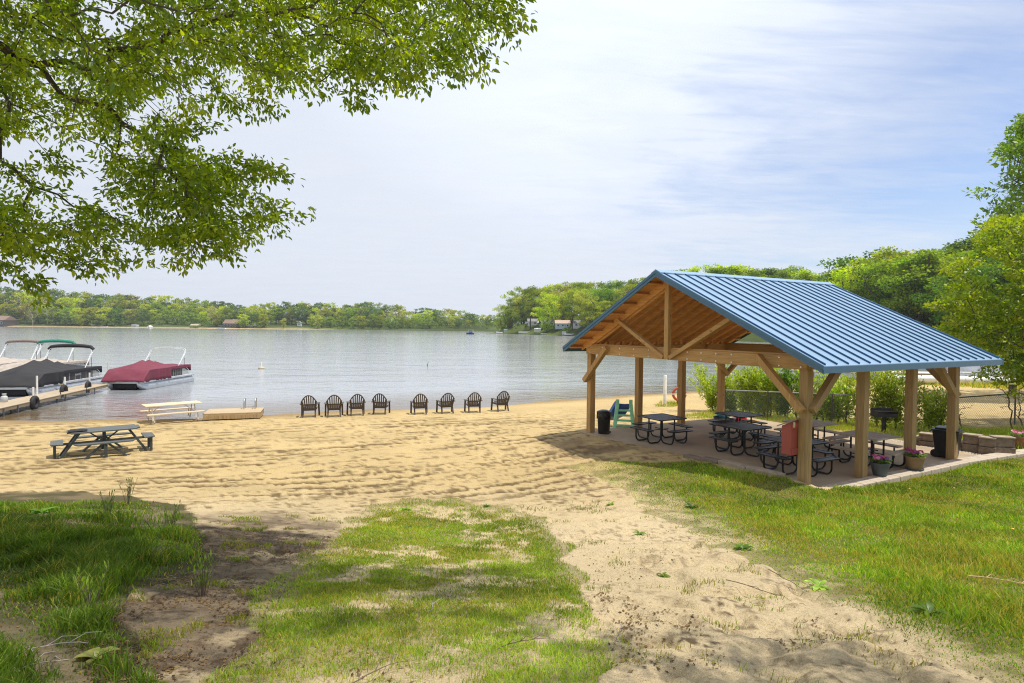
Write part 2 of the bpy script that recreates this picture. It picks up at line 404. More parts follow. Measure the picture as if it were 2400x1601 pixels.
# blue standing-seam sheet
def _roof():
    m, nt, out = _new('blue_roof_metal'); p = N(nt, 'ShaderNodeBsdfPrincipled'); L(nt, p.outputs[0], out.inputs[0])
    n = noise(nt, coords(nt, (1, .2, 1)), 2.0, 4)
    pc = mixc(nt, n.outputs[0], (.255, .39, .53), (.315, .455, .60))
    st_ = noise(nt, coords(nt, (9, .55, .55)), 1.6, 5, .6); pc = mixc(nt, math_(nt, 'MULTIPLY', ramp(nt, st_.outputs[0], [(.5, (0, 0, 0)), (.72, (1, 1, 1))]), .35), pc, (.20, .31, .42))   # run-off streaks
    sp_ = noise(nt, coords(nt), 38, 2, .5); pc = mixc(nt, ramp(nt, sp_.outputs[0], [(.70, (0, 0, 0)), (.76, (.5, .5, .5))]), pc, (.12, .13, .10))
    L(nt, pc, p.inputs['Base Color'])
    p.inputs['Roughness'].default_value = .42; p.inputs['Metallic'].default_value = .35; p.inputs['Specular IOR Level'].default_value = .5
    L(nt, bump(nt, noise(nt, coords(nt), 3.0, 2).outputs[0], .06, .02), p.inputs['Normal'])
    return m
M['roof'] = _roof()
M['roof_trim'] = mat('blue_trim', (.062, .15, .24), .35, .1, var=.06)
M['roof_seam'] = mat('blue_seam_shaded', (.025, .085, .18), .4, .1, var=.06)  # darker than the sheet: shade of the seam sides put into the colour

def _concrete():
    m, nt, out = _new('worn_concrete'); p = N(nt, 'ShaderNodeBsdfPrincipled'); L(nt, p.outputs[0], out.inputs[0])
    v = coords(nt); n = noise(nt, v, 1.1, 7, .6); n2 = noise(nt, v, 90, 3); n3 = noise(nt, v, .45, 5, .7, .6)
    c = mixc(nt, ramp(nt, n.outputs[0], [(.3, (0, 0, 0)), (.7, (1, 1, 1))]), (.34, .255, .16), (.50, .385, .25))
    c = mixc(nt, math_(nt, 'MULTIPLY', n2.outputs[0], .3), c, (.25, .2, .15))
    c = mixc(nt, math_(nt, 'MULTIPLY', ramp(nt, n3.outputs[0], [(.52, (0, 0, 0)), (.66, (1, 1, 1))]), .5), c, (.24, .165, .105))
    L(nt, c, p.inputs['Base Color']); p.inputs['Roughness'].default_value = .85
    L(nt, bump(nt, n2.outputs[0], .25, .004), p.inputs['Normal']); return m
M['concrete'] = _concrete()

def _ground():
    m, nt, out = _new('sand_soil_turf'); p = N(nt, 'ShaderNodeBsdfPrincipled'); L(nt, p.outputs[0], out.inputs[0])
    a = N(nt, 'ShaderNodeAttribute'); a.attribute_name = 'Col'
    v = coords(nt); n = noise(nt, v, 34, 7, .7); n2 = noise(nt, v, 210, 3, .6); n3 = noise(nt, coords(nt, (.55, 1, 1)), 9, 5, .65)
    k = ramp(nt, n.outputs[0], [(.30, (.52, .49, .45)), (.45, (.95, .95, .95)), (.8, (1.14, 1.14, 1.14))])  # dark crumbs; bump hollows darkened too, shade put into the colour
    c = mixc(nt, 1.0, a.outputs['Color'], k, 'MULTIPLY')
    c = mixc(nt, 1.0, c, ramp(nt, n2.outputs[0], [(.3, (.66, .64, .61)), (.5, (1.02, 1.02, 1.02)), (.7, (1.1, 1.1, 1.1))]), 'MULTIPLY')
    L(nt, c, p.inputs['Base Color']); p.inputs['Roughness'].default_value = .95; p.inputs['Specular IOR Level'].default_value = .1
    hsum = math_(nt, 'ADD', math_(nt, 'MULTIPLY', n.outputs[0], .6), math_(nt, 'ADD', math_(nt, 'MULTIPLY', n2.outputs[0], .15), n3.outputs[0]))
    L(nt, bump(nt, hsum, 1.0, .045), p.inputs['Normal']); return m
M['ground'] = _ground()
def _land():
    m, nt, out = _new('far_land'); p = N(nt, 'ShaderNodeBsdfPrincipled'); L(nt, p.outputs[0], out.inputs[0])
    a = N(nt, 'ShaderNodeAttribute'); a.attribute_name = 'Col'
    n = noise(nt, coords(nt), .35, 8, .7)
    L(nt, mixc(nt, 1.0, a.outputs['Color'], ramp(nt, n.outputs[0], [(.3, (.6, .6, .6)), (.7, (1.25, 1.25, 1.25))]), 'MULTIPLY'), p.inputs['Base Color'])
    p.inputs['Roughness'].default_value = .95; p.inputs['Specular IOR Level'].default_value = .1; return m
M['land'] = _land()
def _water():
    m, nt, out = _new('lake_water'); p = N(nt, 'ShaderNodeBsdfPrincipled'); L(nt, p.outputs[0], out.inputs[0])
    a = N(nt, 'ShaderNodeAttribute'); a.attribute_name = 'Col'; L(nt, a.outputs['Color'], p.inputs['Base Color'])
    p.inputs['Roughness'].default_value = .10; p.inputs['IOR'].default_value = 1.55
    v = coords(nt, (.55, 1, 1), rot=(0, 0, rad(12)))
    n = noise(nt, v, 2.3, 4, .55, .6); n2 = noise(nt, v, .32, 3, .5, .4); n3 = noise(nt, v, .03, 3)
    hgt = math_(nt, 'ADD', math_(nt, 'MULTIPLY', n.outputs[0], .11), math_(nt, 'MULTIPLY', n2.outputs[0], .32))
    hgt = math_(nt, 'MULTIPLY', hgt, ramp(nt, n3.outputs[0], [(.35, (.45, .45, .45)), (.65, (1, 1, 1))]))
    L(nt, bump(nt, hgt, .34, 1.0), p.inputs['Normal']); return m
M['water'] = _water()
# ------------------------------------------------------------------ camera, light, sky
cd = bpy.data.cameras.new('camera'); cam = bpy.data.objects.new('camera', cd); COL.objects.link(cam)
cd.sensor_width = 36; cd.lens = F_PX / W_PX * 36; cd.clip_end = 4000; cd.clip_start = .05
_m = Matrix.Identity(4)
for i in range(3): _m[i][0] = _R[i]; _m[i][1] = _U[i]; _m[i][2] = -_F[i]; _m[i][3] = CAM[i]
cam.matrix_world = _m; sc.camera = cam
SUN_DIR = Vector((.335, -.06, 1.0)).normalized()          # towards the sun
SUN_EL = math.asin(SUN_DIR.z); SUN_AZ = math.atan2(SUN_DIR.x, SUN_DIR.y)
sl = bpy.data.lights.new('sun', 'SUN'); sl.energy = 4.2; sl.angle = rad(.6); sl.color = (1, .945, .86)
so = bpy.data.objects.new('sun', sl); COL.objects.link(so); so.rotation_euler = SUN_DIR.to_track_quat('Z', 'Y').to_euler(); so.location = (0, 0, 30)

w = bpy.data.worlds.new('World'); sc.world = w; w.use_nodes = True; nt = w.node_tree; nt.nodes.clear()
wo = nt.nodes.new('ShaderNodeOutputWorld'); bg = nt.nodes.new('ShaderNodeBackground'); L(nt, bg.outputs[0], wo.inputs[0])
sky = nt.nodes.new('ShaderNodeTexSky'); sky.sky_type = 'NISHITA'; sky.sun_disc = False
sky.sun_elevation = SUN_EL; sky.sun_rotation = SUN_AZ; sky.air_density = 1.0; sky.dust_density = 1.2; sky.ozone_density = 1.5
tc = nt.nodes.new('ShaderNodeTexCoord'); sx = nt.nodes.new('ShaderNodeSeparateXYZ'); L(nt, tc.outputs['Generated'], sx.inputs[0])
zz = math_(nt, 'ADD', math_(nt, 'MAXIMUM', sx.outputs[2], 0.0), .10)
cx_ = nt.nodes.new('ShaderNodeCombineXYZ'); L(nt, math_(nt, 'DIVIDE', sx.outputs[0], zz), cx_.inputs[0]); L(nt, math_(nt, 'DIVIDE', sx.outputs[1], zz), cx_.inputs[1])
mp = nt.nodes.new('ShaderNodeMapping'); mp.inputs['Scale'].default_value = (.42, .85, 1); mp.inputs['Rotation'].default_value = (0, 0, rad(-14)); L(nt, cx_.outputs[0], mp.inputs[0])
n1 = noise(nt, mp.outputs[0], .75, 8, .60, .9); n2 = noise(nt, mp.outputs[0], 5.0, 6, .6, .6)
mp2 = nt.nodes.new('ShaderNodeMapping'); mp2.inputs['Scale'].default_value = (1.2, 5.5, 1); mp2.inputs['Rotation'].default_value = (0, 0, rad(8)); L(nt, cx_.outputs[0], mp2.inputs[0])
n3 = noise(nt, mp2.outputs[0], 2.2, 4, .5, .8)
# thinner cloud towards the right-hand (east) part of the sky: a property of the sky itself
side = math_(nt, 'MULTIPLY', math_(nt, 'SUBTRACT', sx.outputs[0], .26), .58)
side = math_(nt, 'MULTIPLY', side, math_(nt, 'SUBTRACT', 1.38, math_(nt, 'MULTIPLY', sx.outputs[2], 1.3)))
cov = math_(nt, 'SUBTRACT', math_(nt, 'ADD', n1.outputs[0], math_(nt, 'MULTIPLY', n2.outputs[0], .18)), math_(nt, 'MAXIMUM', side, -.22))
cov = math_(nt, 'ADD', cov, math_(nt, 'MULTIPLY', math_(nt, 'SUBTRACT', n3.outputs[0], .5), .15))
cmask = ramp(nt, cov, [(.30, (.12, .12, .12)), (.42, (.45, .45, .45)), (.56, (.86, .86, .86)), (.72, (.97, .97, .97))])
hzn = math_(nt, 'POWER', math_(nt, 'SUBTRACT', 1.0, math_(nt, 'MAXIMUM', sx.outputs[2], 0.0), True), 9.0)   # milky horizon air
cmask = math_(nt, 'MAXIMUM', cmask, math_(nt, 'MULTIPLY', hzn, .8))
# brightness of the cloud deck: brighter where it lies before the high sun
gl = nt.nodes.new('ShaderNodeVectorMath'); gl.operation = 'DOT_PRODUCT'; L(nt, tc.outputs['Generated'], gl.inputs[0]); gl.inputs[1].default_value = Vector((.12, .80, .62)).normalized()
gb = ramp(nt, gl.outputs['Value'], [(.5, (.98, .98, .98)), (.86, (1.08, 1.08, 1.08)), (1.0, (1.38, 1.38, 1.38))])
CLOUD = 7.6
ccol = mixc(nt, n2.outputs[0], (.86 * CLOUD, .93 * CLOUD, 1.07 * CLOUD), (.98 * CLOUD, 1.03 * CLOUD, 1.12 * CLOUD))
ccol = mixc(nt, 1.0, ccol, gb, 'MULTIPLY')
for nn in nt.nodes:
    if nn.type == 'MIX': nn.clamp_result = False
skyb = mixc(nt, 1.0, sky.outputs[0], (1.42, 1.45, 1.62), 'MULTIPLY')
L(nt, mixc(nt, cmask, skyb, ccol), bg.inputs[0]); bg.inputs[1].default_value = .10
sc.view_settings.view_transform = 'Standard'; sc.view_settings.look = 'None'; sc.view_settings.gamma = 1; sc.view_settings.use_curve_mapping = False
sc.view_settings.exposure = 0.1
sc.cycles.use_denoising = True; sc.cycles.denoiser = 'OPENIMAGEDENOISE'; sc.cycles.denoising_input_passes = 'RGB_ALBEDO_NORMAL'; sc.cycles.denoising_prefilter = 'NONE'; sc.cycles.filter_width = 1.1
sc.cycles.max_bounces = 8; sc.cycles.transparent_max_bounces = 8; sc.cycles.diffuse_bounces = 5; sc.cycles.glossy_bounces = 3; sc.cycles.transmission_bounces = 3
sc.cycles.use_adaptive_sampling = True; sc.cycles.adaptive_threshold = .008
sc.cycles.sample_clamp_indirect = 6

# ------------------------------------------------------------------ ground cover map (which patch of ground carries what)
LAWN = [(1325, 1092), (1400, 1080), (1640, 1086), (1800, 1118), (1935, 1147), (2060, 1128), (2200, 1100), (2400, 1052), (2950, 950), (2950, 1900), (2560, 1700), (2330, 1600), (2200, 1545), (2050, 1468), (1900, 1395), (1750, 1318), (1600, 1245), (1480, 1172), (1400, 1120)]
PATCH = [(820, 1215), (870, 1180), (960, 1165), (1080, 1165), (1160, 1185), (1260, 1215), (1310, 1260), (1340, 1330), (1390, 1400), (1440, 1500), (1480, 1650), (400, 1650), (500, 1570), (600, 1500), (570, 1440), (640, 1370), (740, 1310), (800, 1250)]
ROUGH = [(-900, 1150), (-400, 1155), (0, 1158), (130, 1150), (330, 1165), (430, 1190), (480, 1250), (505, 1330), (420, 1350), (340, 1380), (290, 1450), (330, 1530), (400, 1601), (400, 1750), (-900, 1750)]
DIRT = [(380, 1200), (600, 1190), (720, 1200), (860, 1235), (830, 1300), (720, 1370), (650, 1440), (660, 1500), (580, 1570), (480, 1660), (180, 1660), (180, 1500), (240, 1400), (400, 1320), (460, 1260)]
STREW = [(1440, 1400), (1700, 1395), (1950, 1500), (2100, 1601), (2100, 1700), (1430, 1700), (1420, 1500)]
SHORE_GRASS = [(1690, 974), (1760, 968), (1880, 980), (2010, 990), (2150, 1005), (2160, 1018), (2010, 1010), (1900, 1004), (1760, 990)]
def cover(X, Y):
    """soft 0..1 masks: lawn, centre patch, rough grass, brown dirt, strewn litter"""
    wx = (fbm(X * 1.3, Y * 1.3, 3, 5) - .5) * 2.6; wy = (fbm(X * 1.3, Y * 1.3, 40, 5) - .5) * 2.2
    P = np.stack([X, Y, H(X, Y)], -1); px, py, z = project(P)
    ok = z > .6
    jx = px + wx * 260 / np.maximum(z, 1) * 1.0; jy = py + wy * 120 / np.maximum(z, 1)
    m = {}
    for k, poly in (('lawn', LAWN), ('patch', PATCH), ('rough', ROUGH), ('dirt', DIRT), ('strew', STREW), ('shore', SHORE_GRASS)):
        m[k] = (in_poly(jx, jy, poly) & ok).astype(float)
    behind = (~ok) | (Y < 1.5)
    m['lawn'] = np.where(behind & (X > .6), 1.0, m['lawn']); m['rough'] = np.where(behind & (X < -1.5), 1.0, m['rough'])
    for k in ('dirt', 'rough', 'strew'):
        d_ = {'dirt': DIRT, 'rough': ROUGH, 'strew': STREW}[k]
        if k != 'rough': m[k] = m[k] * np.clip(seg_dist(px, py, np.array(d_ + d_[:1], float)) / 30. * (.3 + 1.4 * fbm(X * 3.1, Y * 3.1, 231, 4)), 0, 1)
    m['dirt'] = m['dirt'] * (1 - .6 * m['patch'])
    m['bare'] = (1 - m['lawn']) * (1 - m['rough']) * (1 - m['patch']) * np.clip(.25 + m['dirt'], 0, 1) * (py > 1175)
    return m, px, py

# ------------------------------------------------------------------ the near ground: one sheet
nth, nr = 760, 640
th = np.linspace(rad(-112), rad(112), nth); rr = np.concatenate([np.geomspace(.4, 26, 520), np.geomspace(26.4, 85, nr - 520)])
T, RR = np.meshgrid(th, rr); GX = np.sin(T) * RR; GY = np.cos(T) * RR
GZ = H(GX, GY)
m, gpx, gpy = cover(GX, GY)
u_, v_ = to_uv(GX, GY); inslab = (u_ > -.05) & (u_ < 7.7) & (v_ > -.2) & (v_ < 7.3)
beachy = sst(8.5, 11, GY) * (1 - m['lawn']) * (1 - m['rough']) * (1 - m['patch'])
# raked furrows and wheel tracks, roughly parallel to the shore
ca, sa = math.cos(rad(17)), math.sin(rad(17)); along = GX * ca + GY * sa; across = -GX * sa + GY * ca
wob = (fbm(along * .16, across * .4, 11, 3) - .5) * 1.6
fur = np.sin((across + wob) * 2 * np.pi / .85); furm = sst(.42, .62, fbm(along * .12, across * .55, 21, 3))
lump = fbm(along * 3.4, across * 7.5, 31, 5); lump2 = fbm(GX * 9, GY * 9, 35, 3)
foot = fbm(GX * 3.2, GY * 3.2, 51, 3)
amp = beachy * (1 - sst(20, 30, GY)) * sst(-.62, -.5, GZ)
# churned lumps: narrow hollows along the furrow crests
clod = sst(.50, .60, lump) * sst(.2, .9, fur * .5 + .5) * (.25 + .75 * furm) + .9 * sst(.585, .64, fbm(along * 3.0, across * 8, 61, 5)) * sst(.35, .6, fbm(along * .35, across * .8, 63, 3))
# the tractor's furrows: long broken lines of dark turned-over clods
ln_ = across + (fbm(along * .22, across * .12, 131, 3) - .5) * 1.1
lin = 1 - np.abs(((ln_ / .62) % 1.0) - .5) * 2; gap = sst(.44, .54, fbm(along * .30, ln_ * .8, 133, 3))
grit = fbm(along * 11, across * 13, 135, 4)
line = (.35 + .65 * sst(3.2, 1.2, GX)) * sst(10.5, 13, GY) * sst(.60, .78, lin + (grit - .5) * 1.0) * gap * sst(.36, .48, grit + .08 * gap)
clod = np.clip(np.maximum(.62 * clod * sst(.40, .58, grit), line), 0, 1) * amp
lft = .25 + .75 * sst(2.5, -1, GX); dz = amp * (.016 * fur * furm * lft * sst(11, 15, GY) + .09 * (lump - .5)) - .03 * clod
path = (1 - m['lawn']) * (1 - m['rough']) * (1 - beachy)
dz += path * (1 - .6 * m['patch']) * (.085 * (sst(.3, .6, foot) - .5) * sst(.35, .6, fbm(GX * .9, GY * .9, 53, 2)) + .02 * (lump2 - .5)) + m['rough'] * .10 * (fbm(GX * 1.8, GY * 1.8, 71, 3) - .5) + m['strew'] * .05 * (fbm(GX * 2.3, GY * 2.3, 73, 3) - .5)
# ant hills on the sandy path: little cones with a hole
ANT = [(1790, 1417, .075), (1868, 1468, .10), (1757, 1436, .05), (1860, 1425, .06), (2075, 1522, .12), (1975, 1528, .09), (1620, 1465, .10), (1640, 1480, .12), (1520, 1342, .12), (1560, 1400, .07)]
anth = np.zeros_like(GZ)
for ax_, ay_, ar in ANT:
    g = on_ground(ax_, ay_); d = np.hypot(GX - g[0], GY - g[1]) / ar
    k = np.where(d < 1.6, np.exp(-(d * 1.5) ** 2) - 1.3 * np.exp(-(d * 5.5) ** 2), 0); dz += .032 * k; anth = np.maximum(anth, np.exp(-(d * 1.4) ** 4))
dz = np.where(inslab, 0, dz)
GZ2 = GZ + dz
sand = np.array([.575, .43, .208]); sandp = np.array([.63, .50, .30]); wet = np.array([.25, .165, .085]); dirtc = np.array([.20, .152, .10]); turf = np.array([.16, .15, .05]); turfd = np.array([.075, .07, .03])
b = sst(9, 14, GY + 1.5 * (fbm(GX * .5, GY * .5, 81, 3) - .5))[..., None]
C = sandp * (1 - b) + sand * b
C = C * (.86 + .28 * fbm(GX * .7, GY * .7, 83, 4))[..., None]
def over(C, c, k): return C * (1 - k[..., None]) + np.asarray(c) * k[..., None]
freck = sst(.60, .68, vn(along * 9, across * 21, 65)) * sst(.45, .62, fbm(along * 1.2, across * 2.2, 67, 3)) * amp; dz_f = freck
C = over(C, [.15, .10, .045], np.clip(clod * 1.15 + freck * .7, 0, .92))
C = over(C, dirtc, np.clip(m['dirt'] * (.40 + .75 * sst(.3, .62, fbm(GX * 2.6, GY * 2.6, 91, 5))), 0, .95))
speck = sst(.62, .70, fbm(GX * 7, GY * 7, 95, 4)); specks = sst(.60, .66, fbm(GX * 16, GY * 16, 97, 3))
C = over(C, [.10, .065, .04], np.clip(m['dirt'] * speck * .8 + (path * .5 + m['strew'] * .5) * specks * sst(.40, .60, fbm(GX * 1.1, GY * 1.1, 99, 3)), 0, .85))
C = over(C, [.17, .105, .06], m['dirt'] * .3 * sst(.62, .72, fbm(GX * 3, GY * 9, 101, 3)))
C = over(C, [.36, .27, .16], anth * .75)
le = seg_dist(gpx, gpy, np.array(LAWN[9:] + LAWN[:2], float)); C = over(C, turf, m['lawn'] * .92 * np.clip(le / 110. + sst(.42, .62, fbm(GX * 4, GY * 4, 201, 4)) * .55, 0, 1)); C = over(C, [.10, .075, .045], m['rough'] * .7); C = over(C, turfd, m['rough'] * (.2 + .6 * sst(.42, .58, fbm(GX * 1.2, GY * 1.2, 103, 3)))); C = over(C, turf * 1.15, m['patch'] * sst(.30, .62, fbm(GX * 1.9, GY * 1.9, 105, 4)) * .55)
C = over(C, turf, m['shore'] * .8)
shd = seg_dist(GX, GY, SHORE); C = over(C, wet, sst(1.9, .3, shd + .5 * (fbm(GX * 1.3, GY * 1.3, 107, 2) - .5)) * (GZ > -.9) * .75); C = over(C, [.09, .07, .04], (GZ2 < ZW - .25).astype(float) * .6)
# darker brown patch beside the slab's sandy end
su = np.exp(-((u_ - 5.6) / 1.6) ** 2 - ((v_ + 1.0) / .75) ** 2); C = over(C, [.20, .13, .075], np.clip(su * 1.1 * sst(.3, .6, fbm(GX * 1.6, GY * 2.6, 109, 4)), 0, .75))
# turf on the bank beyond the retaining wall and right of the fence corner
bank = ((v_ > 7.6) & (GX < 40)).astype(float) * sst(19.5, 18.5, GY - .0 * GX); C = over(C, turf, bank * .85)
def HS(X, Y):
    """height of the finished ground sheet, lumps included"""
    X = np.asarray(X, float); Y = np.asarray(Y, float); r = np.clip(np.hypot(X, Y), rr[0], rr[-1] * .999); t = np.clip(np.arctan2(X, Y), th[0], th[-1] * .999)
    j = np.clip(np.searchsorted(rr, r) - 1, 0, nr - 2); fr_ = (r - rr[j]) / (rr[j + 1] - rr[j]); q = (t - th[0]) / (th[1] - th[0]); i = np.clip(q.astype(int), 0, nth - 2); ft = q - i
    return (GZ2[j, i] * (1 - ft) + GZ2[j, i + 1] * ft) * (1 - fr_) + (GZ2[j + 1, i] * (1 - ft) + GZ2[j + 1, i + 1] * ft) * fr_
idx = np.arange(nth * nr).reshape(nr, nth)
Fq = np.stack([idx[:-1, :-1], idx[:-1, 1:], idx[1:, 1:], idx[1:, :-1]], -1).reshape(-1, 4)[:, ::-1]
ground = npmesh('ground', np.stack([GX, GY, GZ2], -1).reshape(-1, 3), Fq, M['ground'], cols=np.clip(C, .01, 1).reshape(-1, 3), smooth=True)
tag(ground, 'sandy beach ground sloping from the lawn down to the lake', 'ground', kind='structure')

# ------------------------------------------------------------------ lake
FAR = np.array([(-1500, 470), (-700, 505), (-430, 506), (-300, 500), (-180, 507), (-80, 503), (-36, 488), (0, 470), (14, 420), (-8, 372), (-14, 346), (2, 322), (20, 290), (33, 252), (50, 215), (72, 190), (84, 160), (84, 120), (74, 92), (62, 66), (66, 53), (110, 50)], float)
lakepoly = np.vstack([FAR, [[110, 30], [90, 44]], SHORE[::-1], [[-60, 20], [-1500, 20]]])
xs = np.concatenate([np.linspace(-1500, -160, 30), np.linspace(-150, 120, 100)]); ys = np.concatenate([np.geomspace(14, 120, 90), np.geomspace(124, 720, 30)])
WX, WY = np.meshgrid(xs, ys); sd = seg_dist(WX, WY, SHORE); k = sst(8, .5, sd)[..., None]
WC = np.array([.33, .342, .352]) * (1 - k) + np.array([.15, .105, .05]) * k
wi = np.arange(WX.size).reshape(WX.shape); Fw = np.stack([wi[:-1, :-1], wi[:-1, 1:], wi[1:, 1:], wi[1:, :-1]], -1).reshape(-1, 4)
wat = npmesh('water', np.stack([WX, WY, np.full(WX.shape, ZW)], -1).reshape(-1, 3), Fw, M['water'], cols=WC.reshape(-1, 3), smooth=True)
tag(wat, 'calm pale grey lake reflecting the cloudy sky', 'lake', kind='structure')

# ------------------------------------------------------------------ far land round the lake
def land_h(X, Y):
    d = seg_dist(X, Y, FAR); inside = in_poly(X, Y, lakepoly)
    sd = np.where(inside, -d, d)
    hill = .5 + 4.2 * sst(4, 60, sd) + 4 * sst(60, 260, sd)
    hill = hill + 4.5 * sst(60, 110, X) * sst(20, 80, sd) * (Y < 400) + 5 * sst(-200, -420, X) * sst(10, 60, sd)
    hill = hill + 4.2 * sst(2.5, 13, sd) * sst(-30, 0, X) * sst(85, 60, X) * sst(225, 250, Y) * sst(400, 370, Y)
    near_lo = sst(70, 52, Y) * (X < 140)
    hill = hill * (1 - .93 * near_lo)
    z = np.where(sd > 0, ZW + hill * sst(0, 7, sd) + .35 * sst(0, 1.5, sd), ZW - 1.5 * sst(0, 8, -sd))
    return z, sd
def lh1(x, y): return float(land_h(np.array([x]), np.array([y]))[0][0])
lx = np.concatenate([np.arange(-1500, -200, 16), np.arange(-200, 200, 3.2), np.arange(200, 700, 20)]); ly = np.concatenate([np.arange(50, 260, 3.2), np.arange(260, 620, 5), np.arange(620, 1100, 30)])
LX, LY = np.meshgrid(lx, ly); LZ, LS = land_h(LX, LY)
LZ = np.where((LX < 70) & (LY < 90), np.minimum(LZ, np.where(LS < 0, LZ, LZ)), LZ)
g1 = np.array([.055, .075, .018]); g2 = np.array([.15, .19, .05]); s1 = np.array([.50, .37, .21])
gk = sst(.42, .6, fbm(LX * .02, LY * .02, 121, 4))[..., None]
LC = g1 * (1 - gk * .5) + g2 * gk * .5
sandk = sst(7, 2, LS) * sst(-130, -190, LX); LC = LC * (1 - sandk[..., None]) + s1 * sandk[..., None]
lawnk = np.exp(-((LX + 175) / 60) ** 2) * sst(4, 8, LS) * sst(26, 18, LS); LC = LC * (1 - lawnk[..., None]) + np.array([.14, .19, .045]) * lawnk[..., None]
li = np.arange(LX.size).reshape(LX.shape); Fl = np.stack([li[:-1, :-1], li[:-1, 1:], li[1:, 1:], li[1:, :-1]], -1).reshape(-1, 4)
land = npmesh('hills', np.stack([LX, LY, LZ], -1).reshape(-1, 3), Fl, M['land'], cols=LC.reshape(-1, 3), smooth=True)
tag(land, 'low wooded shore and hills around the far side of the lake', 'terrain', kind='structure')
# ------------------------------------------------------------------ pavilion (local x = along ridge, y = across the gable, z up)
pav = empty('picnic_pavilion', (PO[0], PO[1], 0), PYAW, 'open timber picnic pavilion with blue standing seam metal roof on a concrete slab', 'pavilion')
S = .19; WG = 7.42; VR = [0, 2.007, 3.999, 5.993]; ZB, ZT = 2.454, 2.732
RY, RZ = 3.81, 4.724; EY0, EZ0 = -.678, 2.588; EY1, EZ1 = 7.89, 2.648; X0, X1 = -.57, 6.67
for i, v in enumerate(VR):
    MB().box((v + S / 2, S / 2, ZB / 2), (S, S, ZB - .004)).build('post', M['post_z'], pav, bevel=.008)
    MB().box((v * .97 + S / 2, WG - S / 2, ZB / 2 - .03), (S, S, ZB + .05)).build('post', M['pine_z'], pav, bevel=.008)
for x, mt in ((-.04, 'pine_y'), (VR[3], 'post_y')):
    b = MB(); b.box((x + .095, WG / 2, (ZB + ZT) / 2 + .002), (.19, WG, ZT - ZB)); b.box((x + .095, WG / 2, ZT + .022), (.14, WG - .3, .04))
    bm = b.build('gable_beam', M[mt], pav, bevel=.006)
    if x < 0:
        bo = None
        for yy in (.12, .62, 1.1, 1.85, 2.3, 2.75, 3.2, 4.6, 5.2, 5.8, 6.6, 7.2):
            for zz in (ZB + .055, ZT - .05):
                if bo is None: bo = MB().tube([(-.04, 0, 0), (-.062, 0, 0)], .018, 10).build('bolt', M['bolt'], bm); q = bo
                else: q = bo.copy(); COL.objects.link(q)
                q.location = (0, yy, zz)
for y0, mt in ((.01, 'post_x'), (WG - S + .01, 'pine_x')):
    b = MB(); b.box(((.152 + VR[3]) / 2, y0 + .085, (ZB + ZT) / 2), (VR[3] - .154, .17, ZT - ZB - .006)); b.build('eave_beam', M[mt], pav, bevel=.006)
# knee braces (45 degree)
def brace(a, b_, up, mt): MB().beam(a, b_, .14, .14, up).build('knee_brace', M[mt], pav, bevel=.005)
for yc, sg, mt in ((S / 2, 1, 'pine_z'), (WG - S / 2, -1, 'pine_z')):
    brace((-.115, yc - sg * .06, 1.62), (-.115, yc + sg * 1.02, 2.69), (1, 0, 0), mt)
    brace((VR[3] + S + .035, yc - sg * .06, 1.62), (VR[3] + S + .035, yc + sg * 1.02, 2.69), (1, 0, 0), 'post_z')
for yc, o_, mt in ((-.055, 0, 'post_z'), (WG - S - .02, 0, 'pine_z')):
    if yc < 1: brace((.08, yc, 1.62), (1.12, yc, 2.66), (0, 1, 0), mt)
    brace((VR[3] + S - .08, yc + .12 * (yc < 1), 1.62), (VR[3] - .98, yc + .12 * (yc < 1), 2.66), (0, 1, 0), mt)
